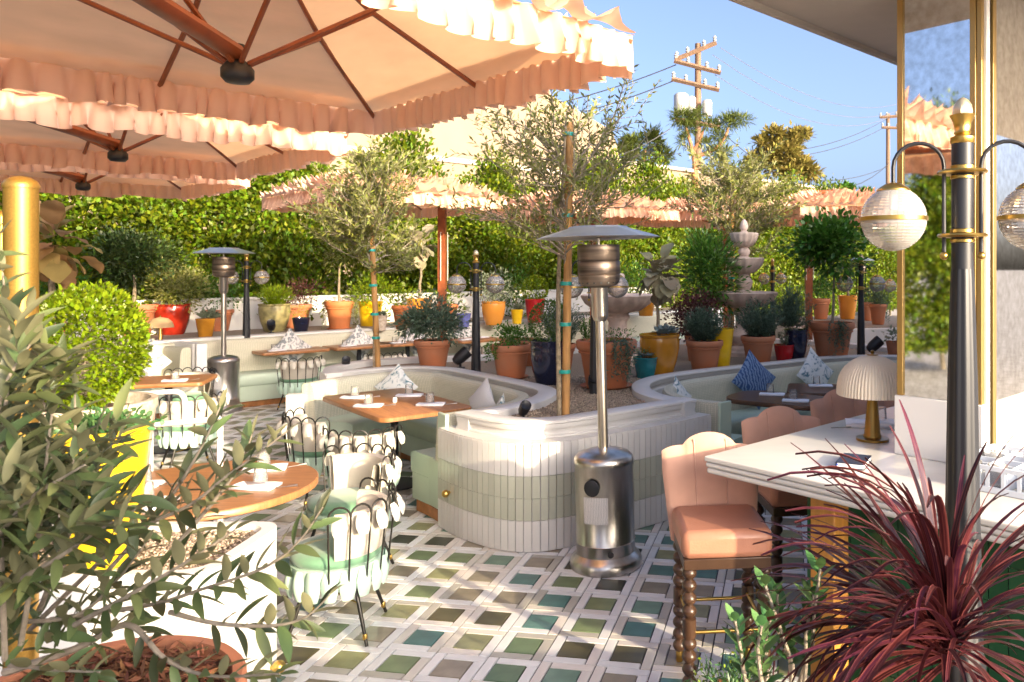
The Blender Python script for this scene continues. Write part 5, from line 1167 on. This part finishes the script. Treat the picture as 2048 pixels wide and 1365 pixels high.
prism([(-8, 5.55), (10.62, 5.55), (10.62, 5.72), (-8, 5.72)], .2, 'string_course', M['parapet'], bd, -.08)
prism([(10.64, 6.36), (33.1, 6.36), (33.1, 6.50), (10.64, 6.50)], .5, 'parapet_cap', M['parapet'], bd, .25)
def upole(label, u, vtop, y, r, arms, extras=None):
    top = D(u, vtop, y); t = thing('utility_pole', label, 'utility pole', (top.x, top.y, 0)); h = top.z
    MB().tube([(0, 0, 0), (0, 0, h)], [r*1.25, r*.85], 10).build('pole', M['polew'], t)
    for (u0, v0, u1, v1) in arms:
        p, q = D(u0, v0, y)-Vector((top.x, top.y, 0)), D(u1, v1, y)-Vector((top.x, top.y, 0)); d = q-p; dy = -1.2 if v0 < v1 else 1.2
        p.y -= .2; q.y -= .2
        am = MB().tube([p, q], .13, 4).build('crossarm', M['polew'], t)
        for f in (.04, .3, .7, .96): MB().lathe([(.05, 0), (.12, .1), (.06, .16), (.12, .22), (.04, .34), (.001, .35)], 8, p.lerp(q, f)+Vector((0, 0, .08))).build('insulator', M['insul'], am)
    return t, top
t1, top1 = upole('tall wooden utility pole with crossarms and two pale transformers behind the pine', 1396, 88, 42, .19, [(1350, 122, 1432, 88), (1348, 124, 1441, 148), (1343, 160, 1438, 182), (1350, 240, 1440, 256)])
for (u, v0, v1, w_) in ((1362, 192, 232, 15), (1413, 205, 236, 10), (1382, 198, 230, 9)):
    a, b = D(u, v1, 42)-Vector((top1.x, top1.y, 0)), D(u, v0, 42)-Vector((top1.x, top1.y, 0)); r_ = w_*42/F; a.y -= .45; b.y -= .45
    MB().lathe([(r_*.9, 0), (r_, .05), (r_, (b-a).z-.1), (r_*.8, (b-a).z), (.001, (b-a).z+.02)], 16, a).build('transformer', M['insul'], t1)
t2, top2 = upole('wooden utility pole beside the glass column', 1776, 228, 70, .2, [(1758, 236, 1806, 233), (1762, 256, 1806, 258)])
t3, top3 = upole('pale utility pole half hidden by the glass column', 1801, 232, 74, .18, [(1795, 250, 1830, 250)])
def wire(label, a, b, sag, m='wire', r=.025):
    a, b = D(*a), D(*b); tag(MB().tube([a.lerp(b, i/12)-Vector((0, 0, sag*4*(i/12)*(1-i/12))) for i in range(13)], r, 4).build('power_line', M[m]), label, 'power line', 'overhead power lines')
for (a, b, sg, m_, lb) in (((1441, 96, 42), (1806, 205, 74), 1.6, 'pwire', 'thin pale top wire from the tall pole toward the glass column'), ((1425, 110, 42), (1806, 218, 74), 1.9, 'pwire', 'second thin pale wire from the tall pole'), ((1430, 150, 42), (1776, 236, 70), 1.6, 'pwire', 'lower thin pale wire from the tall pole to the next pole'),
                        ((1352, 130, 42), (1000, 230, 40), .3, 'wire', 'dark wire running from the tall pole toward the olive tree'), ((1352, 160, 42), (1000, 262, 40), .3, 'wire', 'lower dark wire running from the tall pole toward the olive tree'),
                        ((1340, 258, 42), (1150, 330, 40), .4, 'wire', 'slack dark cable dropping left from the tall pole'), ((1440, 262, 42), (1780, 325, 70), 2.8, 'wire', 'thick sagging cable between the tall pole and the next pole'),
                        ((1774, 238, 70), (1600, 300, 60), .4, 'wire', 'dark wire dropping left from the pole by the column'), ((1774, 252, 70), (1600, 312, 60), .4, 'wire', 'second dark wire dropping left from the pole by the column'), ((1774, 334, 70), (1560, 350, 60), .8, 'wire', 'low dark cable from the pole by the column')):
    wire(lb, a, b, sg, m_, .03 if m_ == 'wire' else .022)
def far_tree(label, u, v, y, trunk_pts, cl, m, n, L, W, name='tree'):
    b = D(u, v, y); t = thing(name, label, 'tree', (b.x, b.y, 0)); o = Vector((b.x, b.y, 0))
    for path, r_ in trunk_pts: MB().tube(smoothpath([tuple(D(uu, vv, y)-o) for uu, vv in path], 4), [r_*(1-.6*i/(4*(len(path)-1))) for i in range(4*(len(path)-1)+1)], 7).build('trunk', mat('pine_bark', (.36, .17, .08), .9, var=.3), t)
    P = []; Dd = []
    for (uu, vv, ru, rv) in cl:
        c = D(uu, vv, y)-o; k = max(30, int(n*ru*rv/sum(q[2]*q[3] for q in cl))); s = y/F; p, d = clump_pts(k, tuple(c), (ru*s, ru*s, rv*s), 9, .24); P.append(p); Dd.append(d)
    f = leaves('crown', np.concatenate(P), np.concatenate(Dd), L, W, m, t); f['kind'] = 'stuff'; return t
far_tree('open pine with bare orange limbs in front of the tall utility pole', 1392, 340, 36, [([(1392, 420), (1390, 335), (1386, 300)], .2), ([(1388, 310), (1376, 270), (1370, 250)], .11), ([(1390, 315), (1430, 298), (1452, 270), (1456, 255)], .11), ([(1388, 300), (1402, 275), (1408, 255)], .09)],
    [(1365, 235, 22, 14), (1392, 232, 14, 10), (1376, 256, 14, 12), (1455, 245, 18, 12), (1478, 240, 22, 9), (1420, 250, 14, 10), (1366, 282, 9, 10), (1440, 270, 14, 10), (1410, 290, 12, 10), (1445, 305, 18, 14)], M['l_pine'], 4200, .38, .035)
far_tree('rounded eucalyptus tree beyond the long parapet', 1568, 360, 52, [([(1565, 420), (1562, 350), (1556, 300)], .22), ([(1560, 330), (1585, 300), (1600, 285)], .12)],
    [(1552, 272, 22, 14), (1525, 288, 18, 13), (1590, 282, 24, 18), (1570, 305, 30, 22), (1606, 270, 14, 10), (1540, 325, 28, 20), (1590, 335, 30, 22), (1620, 345, 20, 18), (1505, 320, 16, 14)], M['l_euc'], 5000, .42, .16)
far_tree('dark pine top behind the airy olive tree', 1290, 340, 44, [([(1290, 420), (1290, 300)], .2)], [(1270, 295, 30, 26), (1300, 290, 26, 26), (1325, 310, 18, 18), (1250, 310, 26, 22)], M['l_pine'], 3200, .4, .06)
far_tree('small dark treetop above the long parapet', 1692, 385, 60, [([(1692, 420), (1692, 380)], .15)], [(1690, 378, 18, 9), (1730, 384, 10, 5)], M['l_citrus'], 700, .35, .2)
print('objects', len(bpy.data.objects))
